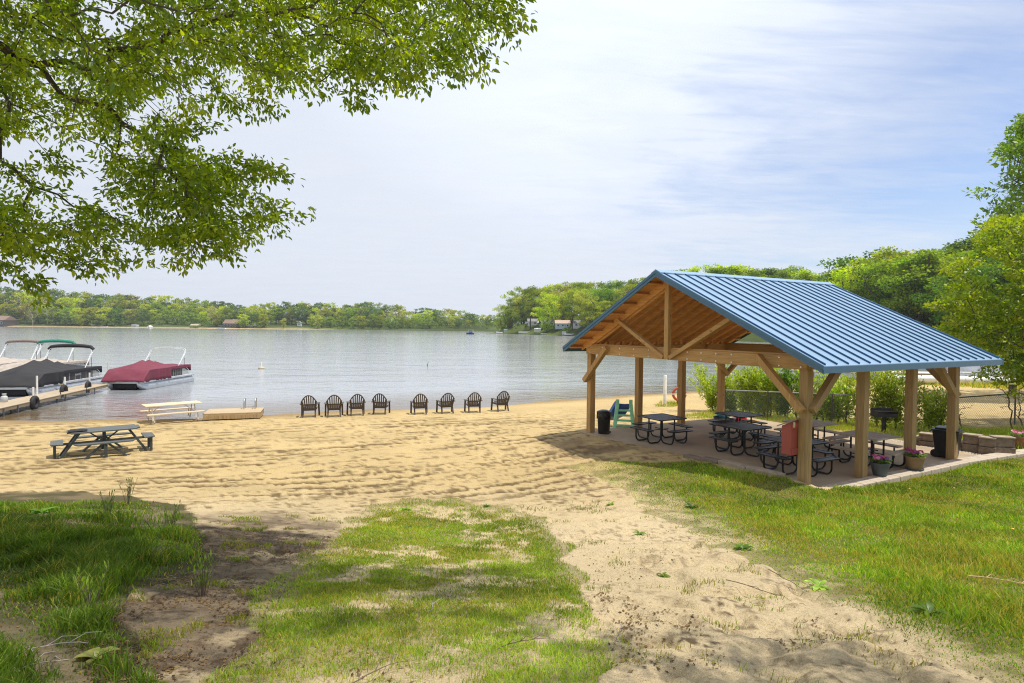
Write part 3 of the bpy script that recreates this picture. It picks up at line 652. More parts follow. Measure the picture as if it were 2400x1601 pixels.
# roof planes
def zr_(y): return RZ - (y - RY) * (RZ - EZ1) / (EY1 - RY) if y > RY else RZ - (RY - y) * (RZ - EZ0) / (RY - EY0)
TH = .035
for sd_, (ey, ez) in (('near', (EY0, EZ0)), ('far', (EY1, EZ1))):
    b = MB(); n = 20
    b.add([(X0, RY, RZ), (X1, RY, RZ), (X1, ey, ez), (X0, ey, ez), (X0, RY, RZ - TH), (X1, RY, RZ - TH), (X1, ey, ez - TH), (X0, ey, ez - TH)],
          [(0, 1, 2, 3), (7, 6, 5, 4), (0, 4, 5, 1), (1, 5, 6, 2), (2, 6, 7, 3), (3, 7, 4, 0)])
    sgn = -1 if ey < RY else 1
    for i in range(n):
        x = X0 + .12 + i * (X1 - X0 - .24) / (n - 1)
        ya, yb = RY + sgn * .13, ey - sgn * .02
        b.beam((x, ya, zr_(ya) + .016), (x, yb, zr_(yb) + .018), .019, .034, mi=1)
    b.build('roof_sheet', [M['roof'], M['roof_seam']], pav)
    ya, yb = RY + sgn * .02, ey - sgn * .10
    b = MB(); d = TH + .002
    b.add([(X0 + .02, ya, zr_(ya) - d), (X1 - .02, ya, zr_(ya) - d), (X1 - .02, yb, zr_(yb) - d), (X0 + .02, yb, zr_(yb) - d)] +
          [(X0 + .02, ya, zr_(ya) - d - .018), (X1 - .02, ya, zr_(ya) - d - .018), (X1 - .02, yb, zr_(yb) - d - .018), (X0 + .02, yb, zr_(yb) - d - .018)],
          [(0, 1, 2, 3), (7, 6, 5, 4), (0, 4, 5, 1), (1, 5, 6, 2), (2, 6, 7, 3), (3, 7, 4, 0)])
    b.build('roof_sheathing', M['ply'], pav)
    # rafters: depth .19 below the sheathing
    nrf = 13; proto = None
    for i in range(nrf):
        x = .03 + i * (VR[3] + S - .08) / (nrf - 1); y1 = RY + sgn * .03; y2 = ey - sgn * .16; dd = TH + .022 + .09
        if proto is None:
            b = MB(); b.add([(-.02, y1, zr_(y1) - TH - .022), (.02, y1, zr_(y1) - TH - .022), (.02, y2, zr_(y2) - TH - .022), (-.02, y2, zr_(y2) - TH - .022),
                             (-.02, y1, zr_(y1) - TH - .20), (.02, y1, zr_(y1) - TH - .20), (.02, y2, zr_(y2) - TH - .20 + .06), (-.02, y2, zr_(y2) - TH - .20 + .06)],
                            [(0, 1, 2, 3), (7, 6, 5, 4), (0, 4, 5, 1), (1, 5, 6, 2), (2, 6, 7, 3), (3, 7, 4, 0)])
            proto = b.build('rafter', M['rafter_y'], pav); proto.location.x = x
        else:
            c = proto.copy(); COL.objects.link(c); c.location.x = x
    # heavier truss rafter at the front gable, doubled
    b = MB()
    for xo, dp in ((-.012, .25), (.075, .29)):
        b.add([(xo - .035, y1, zr_(y1) - TH - .024), (xo + .035, y1, zr_(y1) - TH - .024), (xo + .035, y2, zr_(y2) - TH - .024), (xo - .035, y2, zr_(y2) - TH - .024),
               (xo - .035, y1, zr_(y1) - TH - dp), (xo + .035, y1, zr_(y1) - TH - dp), (xo + .035, y2 - sgn * .35, zr_(y2 - sgn * .35) - TH - dp), (xo - .035, y2 - sgn * .35, zr_(y2 - sgn * .35) - TH - dp)],
              [(0, 1, 2, 3), (7, 6, 5, 4), (0, 4, 5, 1), (1, 5, 6, 2), (2, 6, 7, 3), (3, 7, 4, 0)])
    b.build('truss_rafter', M['rafter_y'], pav)
    # lookouts carrying the gable overhang
    for x_a, x_b in ((X0 + .05, -.05), (VR[3] + S + .02, X1 - .05)):
        for k in range(8):
            y = RY + sgn * (.35 + k * (abs(ey - RY) - .6) / 7); z = zr_(y) - TH - .024 - .045
            MB().beam((x_a, y, z), (x_b, y, z), .14, .045, (0, -sgn * .43, .9)).build('lookout', M['rafter_x'], pav)
    # blocking between the rafters on top of the eave beam
    yb_ = .09 if ey < RY else WG - .09
    for i in range(nrf - 1):
        x = .03 + (i + .5) * (VR[3] + S - .08) / (nrf - 1); zt = zr_(yb_) - TH - .03
        if zt - ZT > .02: MB().box((x, yb_, (ZT + zt) / 2), (.09, .10, zt - ZT)).build('block', M['rafter_x'], pav)
    # eave trim
    MB().box(((X0 + X1) / 2, ey + sgn * .012, ez - .075), (X1 - X0 + .02, .024, .125)).build('eave_trim', M['roof_trim'], pav)
    # rake trims, front and back: two stepped strips
    for x, o_ in ((X0, -1), (X1, 1)):
        b = MB()
        for dx, top, hgt in ((.0, .012, .075), (-.018, -.062, .085)):
            xx = x + o_ * (.014 + dx)
            b.add([(xx - .014, RY, RZ + top), (xx + .014, RY, RZ + top), (xx + .014, ey + sgn * .03, ez + top), (xx - .014, ey + sgn * .03, ez + top),
                   (xx - .014, RY, RZ + top - hgt), (xx + .014, RY, RZ + top - hgt), (xx + .014, ey + sgn * .03, ez + top - hgt), (xx - .014, ey + sgn * .03, ez + top - hgt)],
                  [(0, 1, 2, 3), (7, 6, 5, 4), (0, 4, 5, 1), (1, 5, 6, 2), (2, 6, 7, 3), (3, 7, 4, 0)], mi=0)
        b.build('rake_trim', M['roof_trim'], pav)
b = MB()
prof = [(-.17, -.078), (-.165, -.055), (0, .028), (.165, -.055), (.17, -.078), (0, .006)]
b.prism([(RY + a, RZ + .012 + c) for a, c in prof], 'x', X0 - .01, X1 + .01); b.build('ridge_cap', M['roof'], pav)
KY = 3.87
for x, mt in ((-.075, 'pine_z'), (VR[3] + .1, 'post_z')):
    MB().box((x, KY, (ZB + RZ) / 2 - .10), (.12, .145, RZ - ZB - .22)).build('king_post', M[mt], pav, bevel=.004)
    for s_ in (1, -1):
        MB().beam((x + .005, KY + s_ * .11, ZB + .06), (x + .005, KY + s_ * 2.0, 3.50), .10, .15, (1, 0, 0)).build('strut', M['pine_y'], pav, bevel=.004)
MB().box((3, RY, RZ - .21), (6.2, .05, .22)).build('ridge_board', M['rafter_x'], pav)

# ------------------------------------------------------------------ slab and edging
b = MB(); b.prism([(-.12, .02), (7.25, .02), (7.25, 7.62), (-.12, 7.62)], 'z', -.14, 0.0)
for x, y in ((2.4, 3.7), ): pass
slab = b.build('pavement', M['concrete'], bevel=.012); slab.location = (PO[0], PO[1], 0); slab.rotation_euler = (0, 0, PYAW)
tag(slab, 'worn tan concrete slab under the pavilion', 'slab', kind='structure')
def block_row(name, label, group, items, mats, cat='edging block'):
    """items: (centre u, centre v, z0, length, depth, height, turn)"""
    for i, (u, v, z0, ln, dp, ht, tn) in enumerate(items):
        b = MB(); b.box((0, 0, ht / 2), (ln, dp, ht)); o = b.build(name, mats[i % len(mats)], bevel=.015)
        p = pv(u, v, z0); o.location = p; o.rotation_euler = (0, 0, PYAW + tn)
        tag(o, label, cat, group)
its = []
v = .05
r2 = random.Random(3)
while v < 9.6:
    ln = r2.choice([.42, .45, .48]); bend = .05 * max(0, v - 5.5) ** 1.3
    its.append((-.19 - bend * .9, v + ln / 2, -.10 + r2.uniform(-.004, .004), ln - .012, .36, .145, -.06 * max(0, min(1, v - 5.5)) + r2.uniform(-.01, .01))); v += ln
block_row('edging_block', 'tan concrete edging block in the kerb row between slab and lawn', 'kerb blocks along the lawn side of the slab', its, [M['kerb']])
for k, (u, ln, z0, lab) in enumerate([(2.72, .55, -.05, 'lowest brown step block beside the slab, farthest from the red box'), (2.20, .50, .00, 'middle brown step block beside the slab'), (1.55, .75, .03, 'long grey step block beside the slab below the red box'), (.75, .8, .05, 'weathered step block by the foot of the near corner post')]):
    o = MB().box((0, 0, .12), (.24, ln, .24)).build('step_block', M['block_dk' if k < 2 else 'block'], bevel=.014); o.location = pv(u, -.24, z0); o.rotation_euler = (0, 0, PYAW + r2.uniform(-.03, .03)); tag(o, lab, 'edging block', 'step blocks along the gable side of the slab')

# ------------------------------------------------------------------ square pedestal picnic tables
def rsq(a, b, r, n=4):
    P = []
    for cx, cy, a0 in ((a - r, b - r, 0), (-a + r, b - r, 90), (-a + r, -b + r, 180), (a - r, -b + r, 270)):
        for k in range(n + 1): t = rad(a0 + 90 * k / n); P.append((cx + r * math.cos(t), cy + r * math.sin(t)))
    return P
def mesh_slab(a, b, z0, z1, r, hole=.036, off=(0, 0)):
    """expanded-metal panel: rim plus a lattice of crossing strands"""
    m = MB(); P = rsq(a, b, r); Q = rsq(a - .035, b - .035, max(r - .03, .01)); n = len(P)
    for ring, nxt, za, zb in ((P, P, z1, z0), ):
        m.add([(x, y, z1) for x, y in P] + [(x, y, z0) for x, y in P] + [(x, y, z1) for x, y in Q] + [(x, y, z0) for x, y in Q],
              [(i, (i + 1) % n, n + (i + 1) % n, n + i) for i in range(n)] + [(i, 2 * n + i, 2 * n + (i + 1) % n, (i + 1) % n) for i in range(n)] +
              [(2 * n + i, 3 * n + i, 3 * n + (i + 1) % n, 2 * n + (i + 1) % n) for i in range(n)] + [(n + i, n + (i + 1) % n, 3 * n + (i + 1) % n, 3 * n + i) for i in range(n)])
    zc = (z0 + z1) / 2 + .004; A, B = a - .03, b - .03; k = -(A + B)
    while k < A + B:
        # strands x - y = k and x + y = k
        x0, x1 = max(-A, k - B), min(A, k + B)
        if x1 - x0 > .02:
            m.beam((x0, x0 - k, zc), (x1, x1 - k, zc), .015, .005); m.beam((x0, k - x0, zc + .001), (x1, k - x1, zc + .001), .015, .005)
        k += hole
    if off != (0, 0): m.v = [(x + off[0], y + off[1], z) for x, y, z in m.v]
    return m
def planks(a, b, z0, z1, n, ax):
    m = MB(); w_ = 2 * b / n
    for i in range(n):
        c = -b + w_ * (i + .5); d = (2 * a, w_ - .014, z1 - z0) if ax == 'x' else (w_ - .014, 2 * a, z1 - z0)
        m.box((0, c, (z0 + z1) / 2) if ax == 'x' else (c, 0, (z0 + z1) / 2), d)
    return m
A_, TZ, SZ, SO, SL, SW = .515, .70, .41, .74, .40, .125
def square_table(kind):
    t = empty('picnic_table')
    if kind == 'metal': mesh_slab(A_, A_, TZ - .03, TZ, .07).build('tabletop', M['black_coat'], t)
    else: planks(A_, A_, TZ - .04, TZ, 7, 'x').build('tabletop', M['old_wood_x'], t, bevel=.004)
    for k in range(4):
        an = math.pi / 2 * k; ca_, sa_ = math.cos(an), math.sin(an)
        def T_(p): return (p[0] * ca_ - p[1] * sa_, p[0] * sa_ + p[1] * ca_, p[2])
        # seat lies across +x of the turned frame
        if kind == 'metal':
            m = mesh_slab(SW, SL, SZ - .03, SZ, .05, off=(SO, 0)); m.v = [T_(p) for p in m.v]; m.build('seat', M['black_coat'], t)
        else:
            m = planks(SL, SW, SZ - .04, SZ, 2, 'y'); m.v = [T_((x + SO, y, z)) for x, y, z in m.v]; m.build('seat', M['old_wood_y' if k % 2 == 0 else 'old_wood_x'], t, bevel=.004)
        for s_ in (1, -1):
            y = s_ * .25; pts = [(.10 + .16, y, TZ - .03), (.26, y, .16)] + [(.26 + .14 * (1 - math.cos(q)), y, .16 - .14 * math.sin(q)) for q in np.linspace(.25, math.pi / 2, 5)]
            pts += [(SO - .14 + .14 * math.sin(q), y, .16 - .14 * math.cos(q)) for q in np.linspace(0, math.pi / 2, 6)] + [(SO, y, SZ - .02)]
            m = MB().tube(pts, .021, 8); m.v = [T_((p[0], p[1], p[2] + .0015)) for p in m.v]; m.build('leg', M['black_coat'], t, smooth=True)
    m = MB().tube([(-.26, .0, .33), (.26, 0, .33)], .014, 6).tube([(0, -.26, .345), (0, .26, .345)], .014, 6)
    if kind == 'wood': m.tube([(-.26, .25, .22), (-.26, -.25, .22)], .014, 6).tube([(.26, .25, .22), (.26, -.25, .22)], .014, 6)
    m.build('cross_bar', M['black_coat'], t, smooth=True)
    return t
G_T = 'square picnic tables under the pavilion'
tm = square_table('metal'); tw = square_table('wood')
spots = [(tm, (1551, 976.5), 'black mesh metal picnic table nearest the green slide'), (None, (1743, 997.5), 'black mesh metal picnic table in the middle of the slab, before the hedge-side one'),
         (None, (1731, 969.5), 'black mesh metal picnic table at the back beside the grey tubs and hedge'), (None, (1864, 1031), 'black mesh metal picnic table behind the red box at the near corner post')]
for o, (px, py), lab in spots:
    t = o or copy_tree(tm); p = at_z(px, py, TZ); t.location = (p[0], p[1], 0); t.rotation_euler = (0, 0, PYAW + random.uniform(-.04, .04)); tag(t, lab, 'picnic table', G_T)
for o, (px, py), lab in [(tw, (2033, 1018), 'picnic table with weathered wooden planks between the two near middle posts'), (None, (1899, 989), 'picnic table with weathered wooden planks at the hedge side, behind the near corner post')]:
    t = o or copy_tree(tw); p = at_z(px, py, TZ); t.location = (p[0], p[1], 0); t.rotation_euler = (0, 0, PYAW + random.uniform(-.03, .03)); tag(t, lab, 'picnic table', G_T)

# ------------------------------------------------------------------ red box on the near corner post
rb = empty('wall_box', (PO[0], PO[1], 0), PYAW, 'faded red wooden box with sloping grey lid fixed to the near corner post', 'box')
bx0, bx1, by0, by1, bz0, bz1 = -.20, .18, .20, .42, .70, 1.44
MB().add([(bx0, by0, bz0), (bx1, by0, bz0), (bx1, by1, bz0), (bx0, by1, bz0), (bx0, by0, bz1 - .05), (bx1, by0, bz1), (bx1, by1, bz1 - .11), (bx0, by1, bz1 - .16)],
         [(3, 2, 1, 0), (4, 5, 6, 7), (0, 1, 5, 4), (1, 2, 6, 5), (2, 3, 7, 6), (3, 0, 4, 7)]).build('box_body', M['red_box'], rb, bevel=.008)
MB().box(((bx0 + bx1) / 2, by0 - .012, bz0 + .07), (bx1 - bx0 - .02, .02, .13)).box(((bx0 + bx1) / 2, by0 - .012, bz1 - .14), (bx1 - bx0 - .02, .02, .11)).build('trim_board', M['red_box'], rb, bevel=.004)
mt_ = MB(); e = .04
mt_.add([(bx0 - e, by0 - e, bz1 - .04), (bx1 + .01, by0 - e, bz1 + .02), (bx1 + .01, by1 + .09, bz1 - .13), (bx0 - e, by1 + .09, bz1 - .19)] + [(bx0 - e, by0 - e, bz1 - .015), (bx1 + .01, by0 - e, bz1 + .045), (bx1 + .01, by1 + .09, bz1 - .105), (bx0 - e, by1 + .09, bz1 - .165)],
        [(3, 2, 1, 0), (4, 5, 6, 7), (0, 1, 5, 4), (1, 2, 6, 5), (2, 3, 7, 6), (3, 0, 4, 7)]); mt_.build('lid', M['box_lid'], rb, bevel=.004)
MB().box((bx0 + .04, by0 - .035, bz1 - .11), (.035, .03, .11)).build('latch', M['latch'], rb, bevel=.006)

# ------------------------------------------------------------------ bins
def round_bin():
    t = empty('trash_can')
    MB().lathe([(.0, 0.0), (.165, 0), (.175, .02), (.205, .60), (.215, .62), (.215, .66), (.2, .66)], 28).build('bin_body', M['bin_black'], t, smooth=True)
    b = MB()
    rows = []
    for z, r, amp_ in ((.66, .219, .002), (.58, .224, .006), (.52, .222, .012), (.47, .213, .014)):
        rows.append([(math.cos(q) * (r + amp_ * math.sin(q * 9 + z * 31)), math.sin(q) * (r + amp_ * math.sin(q * 9 + z * 31)), z + .5 * amp_ * math.sin(q * 5)) for q in np.linspace(0, 2 * math.pi, 61)])
    b.grid(rows).build('liner_bag', M['bin_bag'], t, smooth=True)
    MB().lathe([(.228, .645), (.232, .665), (.21, .69), (.10, .735), (.03, .745), (0, .745)], 28).build('lid', M['bin_black'], t, smooth=True)
    for s_ in (1, -1): MB().tube([(s_ * .2, -.06, .50), (s_ * .235, -.05, .47), (s_ * .235, .05, .47), (s_ * .2, .06, .5)], .012, 6).build('handle', M['bin_black'], t, smooth=True)
    MB().tube([(-.12, -.15, .05), (.12, -.15, .05)], .035, 10).build('wheel', M['bin_black'], t, smooth=True)
    return t
t = round_bin(); p = at_z(1415, 1016, 0); t.location = (p[0], p[1], 0); t.rotation_euler = (0, 0, .9)
tag(t, 'round black trash can with lid and bag beside the far left corner post', 'trash can')
t = empty('trash_can', label='square black wheeled bin with flat lid behind the rear near post', cat='trash can'); p = at_z(2236, 1076, 0); t.location = (p[0], p[1] + .25, 0); t.rotation_euler = (0, 0, PYAW + .25)
b = MB(); b.add([(-.21, -.21, 0), (.21, -.21, 0), (.21, .21, 0), (-.21, .21, 0), (-.30, -.28, .70), (.30, -.28, .70), (.30, .28, .70), (-.30, .28, .70)], [(3, 2, 1, 0), (4, 5, 6, 7), (0, 1, 5, 4), (1, 2, 6, 5), (2, 3, 7, 6), (3, 0, 4, 7)]); b.build('bin_body', M['bin_black'], t, bevel=.02)
MB().box((0, 0, .715), (.64, .60, .03)).box((0, 0, .75), (.5, .46, .05)).build('lid', M['bin_black'], t, bevel=.012)
MB().tube([(-.25, .33, .66), (.25, .33, .66)], .016, 8).build('handle', M['bin_black'], t, smooth=True)
for s_ in (1, -1): MB().tube([(s_ * .2 - .03, .22, .1), (s_ * .2 + .03, .22, .1)], .1, 14).build('wheel', M['bin_black'], t, smooth=True)

# ------------------------------------------------------------------ toddler slide, tubs
g = on_ground(1462, 1004); sl_ = empty('toddler_slide', (g[0], g[1], g[2]), rad(-10), 'mint green toddler slide with blue chute on the sand beyond the trash can', 'slide')
sl_.scale = (1.45, 1, 1.03)
for s_ in (1, -1):
    P = [(s_ * .15, .02, .92), (s_ * .15, -.05, .85), (s_ * .20, -.26, .1), (s_ * .2, -.28, .04)]
    MB().beam((s_ * .15, .0, .80), (s_ * .215, -.27, .02), .085, .13, (0, 1, 0)).box((s_ * .15, .02, .84), (.08, .13, .20)).build('side_rail', M['green_plastic'], sl_, bevel=.015)
    MB().lathe([(0, 0), (.1, 0), (.115, .03), (.09, .065), (0, .075)], 18, (s_ * .25, -.30, -.005), sx=1.15, sy=.8).build('foot', M['green_plastic'], sl_, smooth=True)
for k in range(4):
    z = .13 + k * .155; MB().box((0, -.25 + .06 * k, z), (.32, .09, .06)).build('step', M['green_plastic'], sl_, bevel=.01)
rows = []
for q in np.linspace(0, 1, 14):
    y = .02 + q * 1.15; z = .72 * (1 - q) ** 1.25 + .07 + .03 * math.sin(q * 9)
    rows.append([(-.19 - .45 * q * 0, y, z + .15), (-.185, y, z + .02), (-.15, y, z), (0, y, z - .015), (.15, y, z), (.185, y, z + .02), (.19, y, z + .15)])
rows = [[(x - .55 * max(0, (y - .1)) * .55, y, z) for x, y, z in r] for r in rows]
MB().grid(rows).build('chute', M['blue_plastic'], sl_, smooth=True, solid=.02)

def tub(px, py, label, m1, r=.22, h=.3, extra=None):
    g = on_ground(px, py); t = empty('storage_tub', (g[0], g[1], g[2] - .01), .4, label, 'tub', 'tubs and toys behind the rear table')
    MB().lathe([(0, 0), (r * .86, 0), (r, h), (r + .02, h + .01), (r + .02, h + .03), (r - .02, h + .02), (r * .84, .03), (0, .03)], 20, sx=1.2, sy=.9).build('tub_body', M[m1], t, smooth=True)
    if extra: extra(t, r, h)
    return t
def toys_(t, r, h):
    b = MB(); r3 = random.Random(5)
    for k in range(7): b.lathe([(0, 0), (.05, .01), (.06, .05), (.03, .09), (0, .1)], 8, (r3.uniform(-.15, .15), r3.uniform(-.1, .1), h + .0 + r3.uniform(-.02, .05)))
    b.build('toy', M['teal_tarp'], t, smooth=True)
tub(1690, 999, 'slate grey storage tub with teal toys under the rear black table', 'grey_tub', .24, .32, toys_)
tub(1708, 1000, 'second slate grey tub at the middle of the tub row behind the table', 'grey_tub', .2, .26)
tub(1733, 998, 'red toy tub half hidden under the rear black table', 'red_plastic', .22, .26)
tub(1757, 999, 'yellow toy tub at the hedge end of the tub row', 'yellow_plastic', .2, .2)

# ------------------------------------------------------------------ grill
g = on_ground(2071, 1013); gr = empty('park_grill', (g[0], g[1], g[2] - .03), PYAW - .55, 'rusty black charcoal park grill on a post in front of the hedge', 'grill')
MB().box((0, 0, .26), (.10, .10, .62)).build('post', M['iron'], gr, bevel=.006)
gz = .56
MB().box((0, 0, gz), (.66, .42, .02)).box((0, .205, gz + .13), (.66, .012, .25)).box((-.325, 0, gz + .10), (.012, .42, .19)).box((.325, 0, gz + .10), (.012, .42, .19)).box((0, -.205, gz + .06), (.66, .012, .11)).build('firebox', M['iron'], gr)
b = MB()
for k in range(13): b.tube([(-.28 + k * .047, -.2, gz + .17), (-.28 + k * .047, .19, gz + .17)], .006, 6)
b.tube([(-.30, -.2, gz + .17), (.30, -.2, gz + .17)], .008, 6).tube([(-.1, -.2, gz + .17), (-.1, -.33, gz + .19), (.1, -.33, gz + .19), (.1, -.2, gz + .17)], .008, 6); b.build('grate', M['iron'], gr, smooth=True)

# ------------------------------------------------------------------ petunia pots
def petunias(t, r, z, cols, seed, n=22):
    rg = np.random.default_rng(seed); V = []; Fc = []; Cc = []
    lv = []
    for i in range(260):
        a = rg.uniform(0, 2 * np.pi); d = r * 1.05 * np.sqrt(rg.uniform()); h = z + .02 + rg.uniform(0, .11) * (1 - .4 * d / r)
        lv.append((d * math.cos(a), d * math.sin(a), h, rg.uniform(0, 6.28), rg.uniform(-.2, .9), .035 + .02 * rg.uniform()))
    for x, y, h, a, tl, s_ in lv:
        dx, dy = math.cos(a), math.sin(a); n0 = len(V)
        V += [(x, y, h), (x + dx * s_ * .5 - dy * s_ * .3, y + dy * s_ * .5 + dx * s_ * .3, h + s_ * tl * .6), (x + dx * s_ * 1.1, y + dy * s_ * 1.1, h + s_ * tl), (x + dx * s_ * .5 + dy * s_ * .3, y + dy * s_ * .5 - dx * s_ * .3, h + s_ * tl * .6)]
        Fc.append((n0, n0 + 1, n0 + 2, n0 + 3)); c = np.array([.07, .15, .025]) * rg.uniform(.7, 1.5); Cc += [c] * 4
    npmesh('foliage', np.array(V), np.array(Fc), M['leaf_near'], t, np.array(Cc))
    V = []; Fc = []; Cc = []
    for i in range(n):
        a = rg.uniform(0, 2 * np.pi); d = r * .85 * np.sqrt(rg.uniform()); c0 = Vector((d * math.cos(a), d * math.sin(a), z + .12 + rg.uniform(0, .06))); nn = Vector((d * math.cos(a) * 2 + rg.normal() * .2, d * math.sin(a) * 2 + rg.normal() * .2 - .35, .6)).normalized()
        e1 = nn.orthogonal().normalized(); e2 = nn.cross(e1); R_ = .037 + .01 * rg.uniform(); col = np.array(cols[rg.integers(len(cols))]); n0 = len(V)
        V.append(tuple(c0 - nn * .015)); Cc.append(col * .5 + .2)
        for k in range(10): q = 2 * np.pi * k / 10; rr_ = R_ * (1 if k % 2 == 0 else .84); V.append(tuple(c0 + e1 * math.cos(q) * rr_ + e2 * math.sin(q) * rr_)); Cc.append(col)
        for k in range(10): Fc.append((n0, n0 + 1 + k, n0 + 1 + (k + 1) % 10))
    npmesh('flower', np.array(V), np.array(Fc), M['petal'], t, np.array(Cc))
MAG, REDP, PUR, PINK = (.55, .02, .25), (.5, .015, .05), (.10, .02, .28), (.75, .25, .42)
def pot(px, py, z, label, m1, r, h, cols, seed, saucer=False):
    p = at_z(px, py, z); t = empty('flower_pot', (p[0], p[1], z), 0, label, 'flower pot', 'petunia pots by the slab')
    MB().lathe([(0, 0), (r * .66, 0), (r * .94, h * .84), (r, h * .86), (r * 1.02, h), (r * .92, h), (r * .88, h * .88), (0, h * .86)], 28).build('pot', M[m1], t, smooth=True)
    MB().lathe([(0, h * .87), (r * .88, h * .88), (.001, h * .93)], 20).build('soil', M['soil'], t)
    if saucer: MB().lathe([(0, -.012), (r * .82, -.012), (r * .92, .022), (r * .86, .024), (r * .8, .0), (0, 0)], 28).build('saucer', M['slate_pot'], t, smooth=True)
    petunias(t, r, h * .9, cols, seed); return t
pot(2062, 1114, .047, 'slate grey pot of red and pink petunias on the kerb between the near middle posts', 'slate_pot', .20, .29, [MAG, REDP, PINK, PUR, (.6, .05, .1)], 3)
pot(2144, 1099, .06, 'tan pot of magenta petunias on a saucer beside the third near post', 'terracotta', .205, .30, [MAG, MAG, REDP, PINK], 4, True)
p3 = pot(2392, 1050, .0, 'brown pot of petunias with trailing dry stems by the retaining wall end', 'brick_pot', .25, .34, [MAG, REDP, PINK], 5)

# ------------------------------------------------------------------ retaining wall of blocks: each course stone is a thing
rw = [((2140, 1044), (2166, 1046), .25), ((2166, 1046), (2206, 1052), .36), ((2206, 1052), (2270, 1058), .24), ((2270, 1058), (2306, 1064), .46), ((2306, 1064), (2341, 1069), .44), ((2341, 1069), (2378, 1069), .48)]
labs = ['end stone of the low retaining wall, beside the third near post', 'tall tan stone of the retaining wall beside the square bin', 'low stone of the retaining wall just behind the square bin', 'tall tan stone at the middle of the retaining wall', 'tall tan stone of the retaining wall next to the dark stone', 'dark stone at the lawn end of the retaining wall by the brown pot']
for (a, b_, hgt), lb in zip(rw, labs):
    A = at_z(a[0], a[1], -.03); B = at_z(b_[0], b_[1], -.03); d = B - A; ln = float(np.hypot(d[0], d[1]))
    m1 = MB(); hh = hgt / 2
    for k in range(2):
        m1.box((0, .12 * k * .3, hh * (k + .5)), (ln + .05 - .01 * k, .26, hh - .008))
    m1.box((0, .03, hgt + .02), (ln + .06, .30, .04), mi=1)
    o = m1.build('wall_stone', [M['block_dk'], M['block']], bevel=.012); o.location = ((A[0] + B[0]) / 2, (A[1] + B[1]) / 2 + .14, -.05); o.rotation_euler = (0, 0, math.atan2(d[1], d[0]) * .5 - .30); tag(o, lb, 'wall stone', 'stones of the low retaining wall')
# gravel strip between slab and wall
pts = []
rg = np.random.default_rng(12); V = []; Fc = []
for i in range(1500):
    px, py = rg.uniform(2140, 2320), 0
    v_ = rg.uniform(7.27, 7.75); u_ = rg.uniform(-.1, 2.6); x, y, _z = pv(u_, v_ + .25 * (u_ > 1.2) * 0); s_ = rg.uniform(.012, .03); n0 = len(V); z = h1(x, y) + .01 if i % 40 == 0 else None
    pts.append((x, y, s_))
P = np.array(pts); zz_ = H(P[:, 0], P[:, 1])
for (x, y, s_), z in zip(pts, zz_):
    n0 = len(V); a = rg.uniform(0, 6)
    for dx, dy, dz in ((1, 0, .1), (-.5, .8, .1), (-.5, -.8, .1), (0, 0, 1)): V.append((x + s_ * (dx * math.cos(a) - dy * math.sin(a)), y + s_ * (dx * math.sin(a) + dy * math.cos(a)), z + s_ * dz * .8))
    Fc += [(n0, n0 + 1, n0 + 3), (n0 + 1, n0 + 2, n0 + 3), (n0 + 2, n0, n0 + 3)]
gvl = npmesh('gravel', np.array(V), np.array(Fc), mat('pale_gravel', (.42, .36, .27), .9, var=.5, scale=30)); tag(gvl, 'pale gravel strip between the slab and the stone wall', 'gravel', kind='stuff')
# ------------------------------------------------------------------ lounge chairs facing the lake (back towards the camera; local +y = front)
def beach_chair():
    t = empty('beach_chair'); k = M['chair']
    # reclined back: frame curve in the plane y = -.16 - .36*(z-.3)
    def bk(x, z): return (x, -.10 - .34 * (z - .28), z)
    nS = 7; b = MB()
    for i in range(nS):
        x = (i - 3) / 3; w0, w1 = .205, .27
        ztop = .90 - .20 * x * x
        b.beam(bk(x * w0, .30), bk(x * w1, ztop), .046 if i not in (0, 6) else .05, .018, (0, 1, .3))
    arch = [bk(.285 * q, .925 - .24 * q * q - .02 * q ** 6) for q in np.linspace(-1, 1, 19)]
    b.tube(arch, .024, 8); b.tube([bk(-.30, .68), bk(-.24, .28)], .022, 8); b.tube([bk(.30, .68), bk(.24, .28)], .022, 8)
    b.beam(bk(-.29, .53), bk(.29, .53), .05, .03, (0, 1, .3)); b.beam(bk(-.25, .32), bk(.25, .32), .09, .03, (0, 1, .3))
    b.build('backrest', k, t, smooth=True)
    b = MB()
    for i in range(6): y = -.08 + i * .092; b.box((0, y, .30 + .045 * i * .55), (.50, .078, .02))
    b.box((-.26, .16, .33), (.022, .56, .07)).box((.26, .16, .33), (.022, .56, .07)); b.build('seat', k, t, bevel=.004)
    for s_ in (1, -1):
        MB().prism([(s_ * .27, -.26), (s_ * .36, -.22), (s_ * .40, .30), (s_ * .37, .38), (s_ * .27, .36)], 'z', .535, .56).build('armrest', k, t, bevel=.006)
        MB().beam((s_ * .335, .30, .535), (s_ * .345, .36, .0), .07, .06, (0, 1, 0)).build('front_leg', k, t, bevel=.008)
        MB().beam((s_ * .235, -.08, .36), (s_ * .25, -.26, .0), .06, .055, (0, 1, 0)).build('rear_leg', k, t, bevel=.008)
    return t
ch = beach_chair()
cpx = [(726, 977, -19), (783, 976, -17), (835.5, 973, -20), (891, 970, -14), (984, 970, -30), (1046, 968, -27), (1110, 966, -28), (1175, 963, -33)]
clab = ['leftmost of the eight brown lounge chairs facing the lake', 'second brown lounge chair from the swim platform', 'third brown lounge chair from the swim platform', 'brown lounge chair just left of the wide gap in the row', 'brown lounge chair just right of the wide gap in the row',
        'third brown lounge chair from the pavilion end of the row', 'second brown lounge chair from the pavilion end of the row', 'brown lounge chair at the pavilion end of the row']
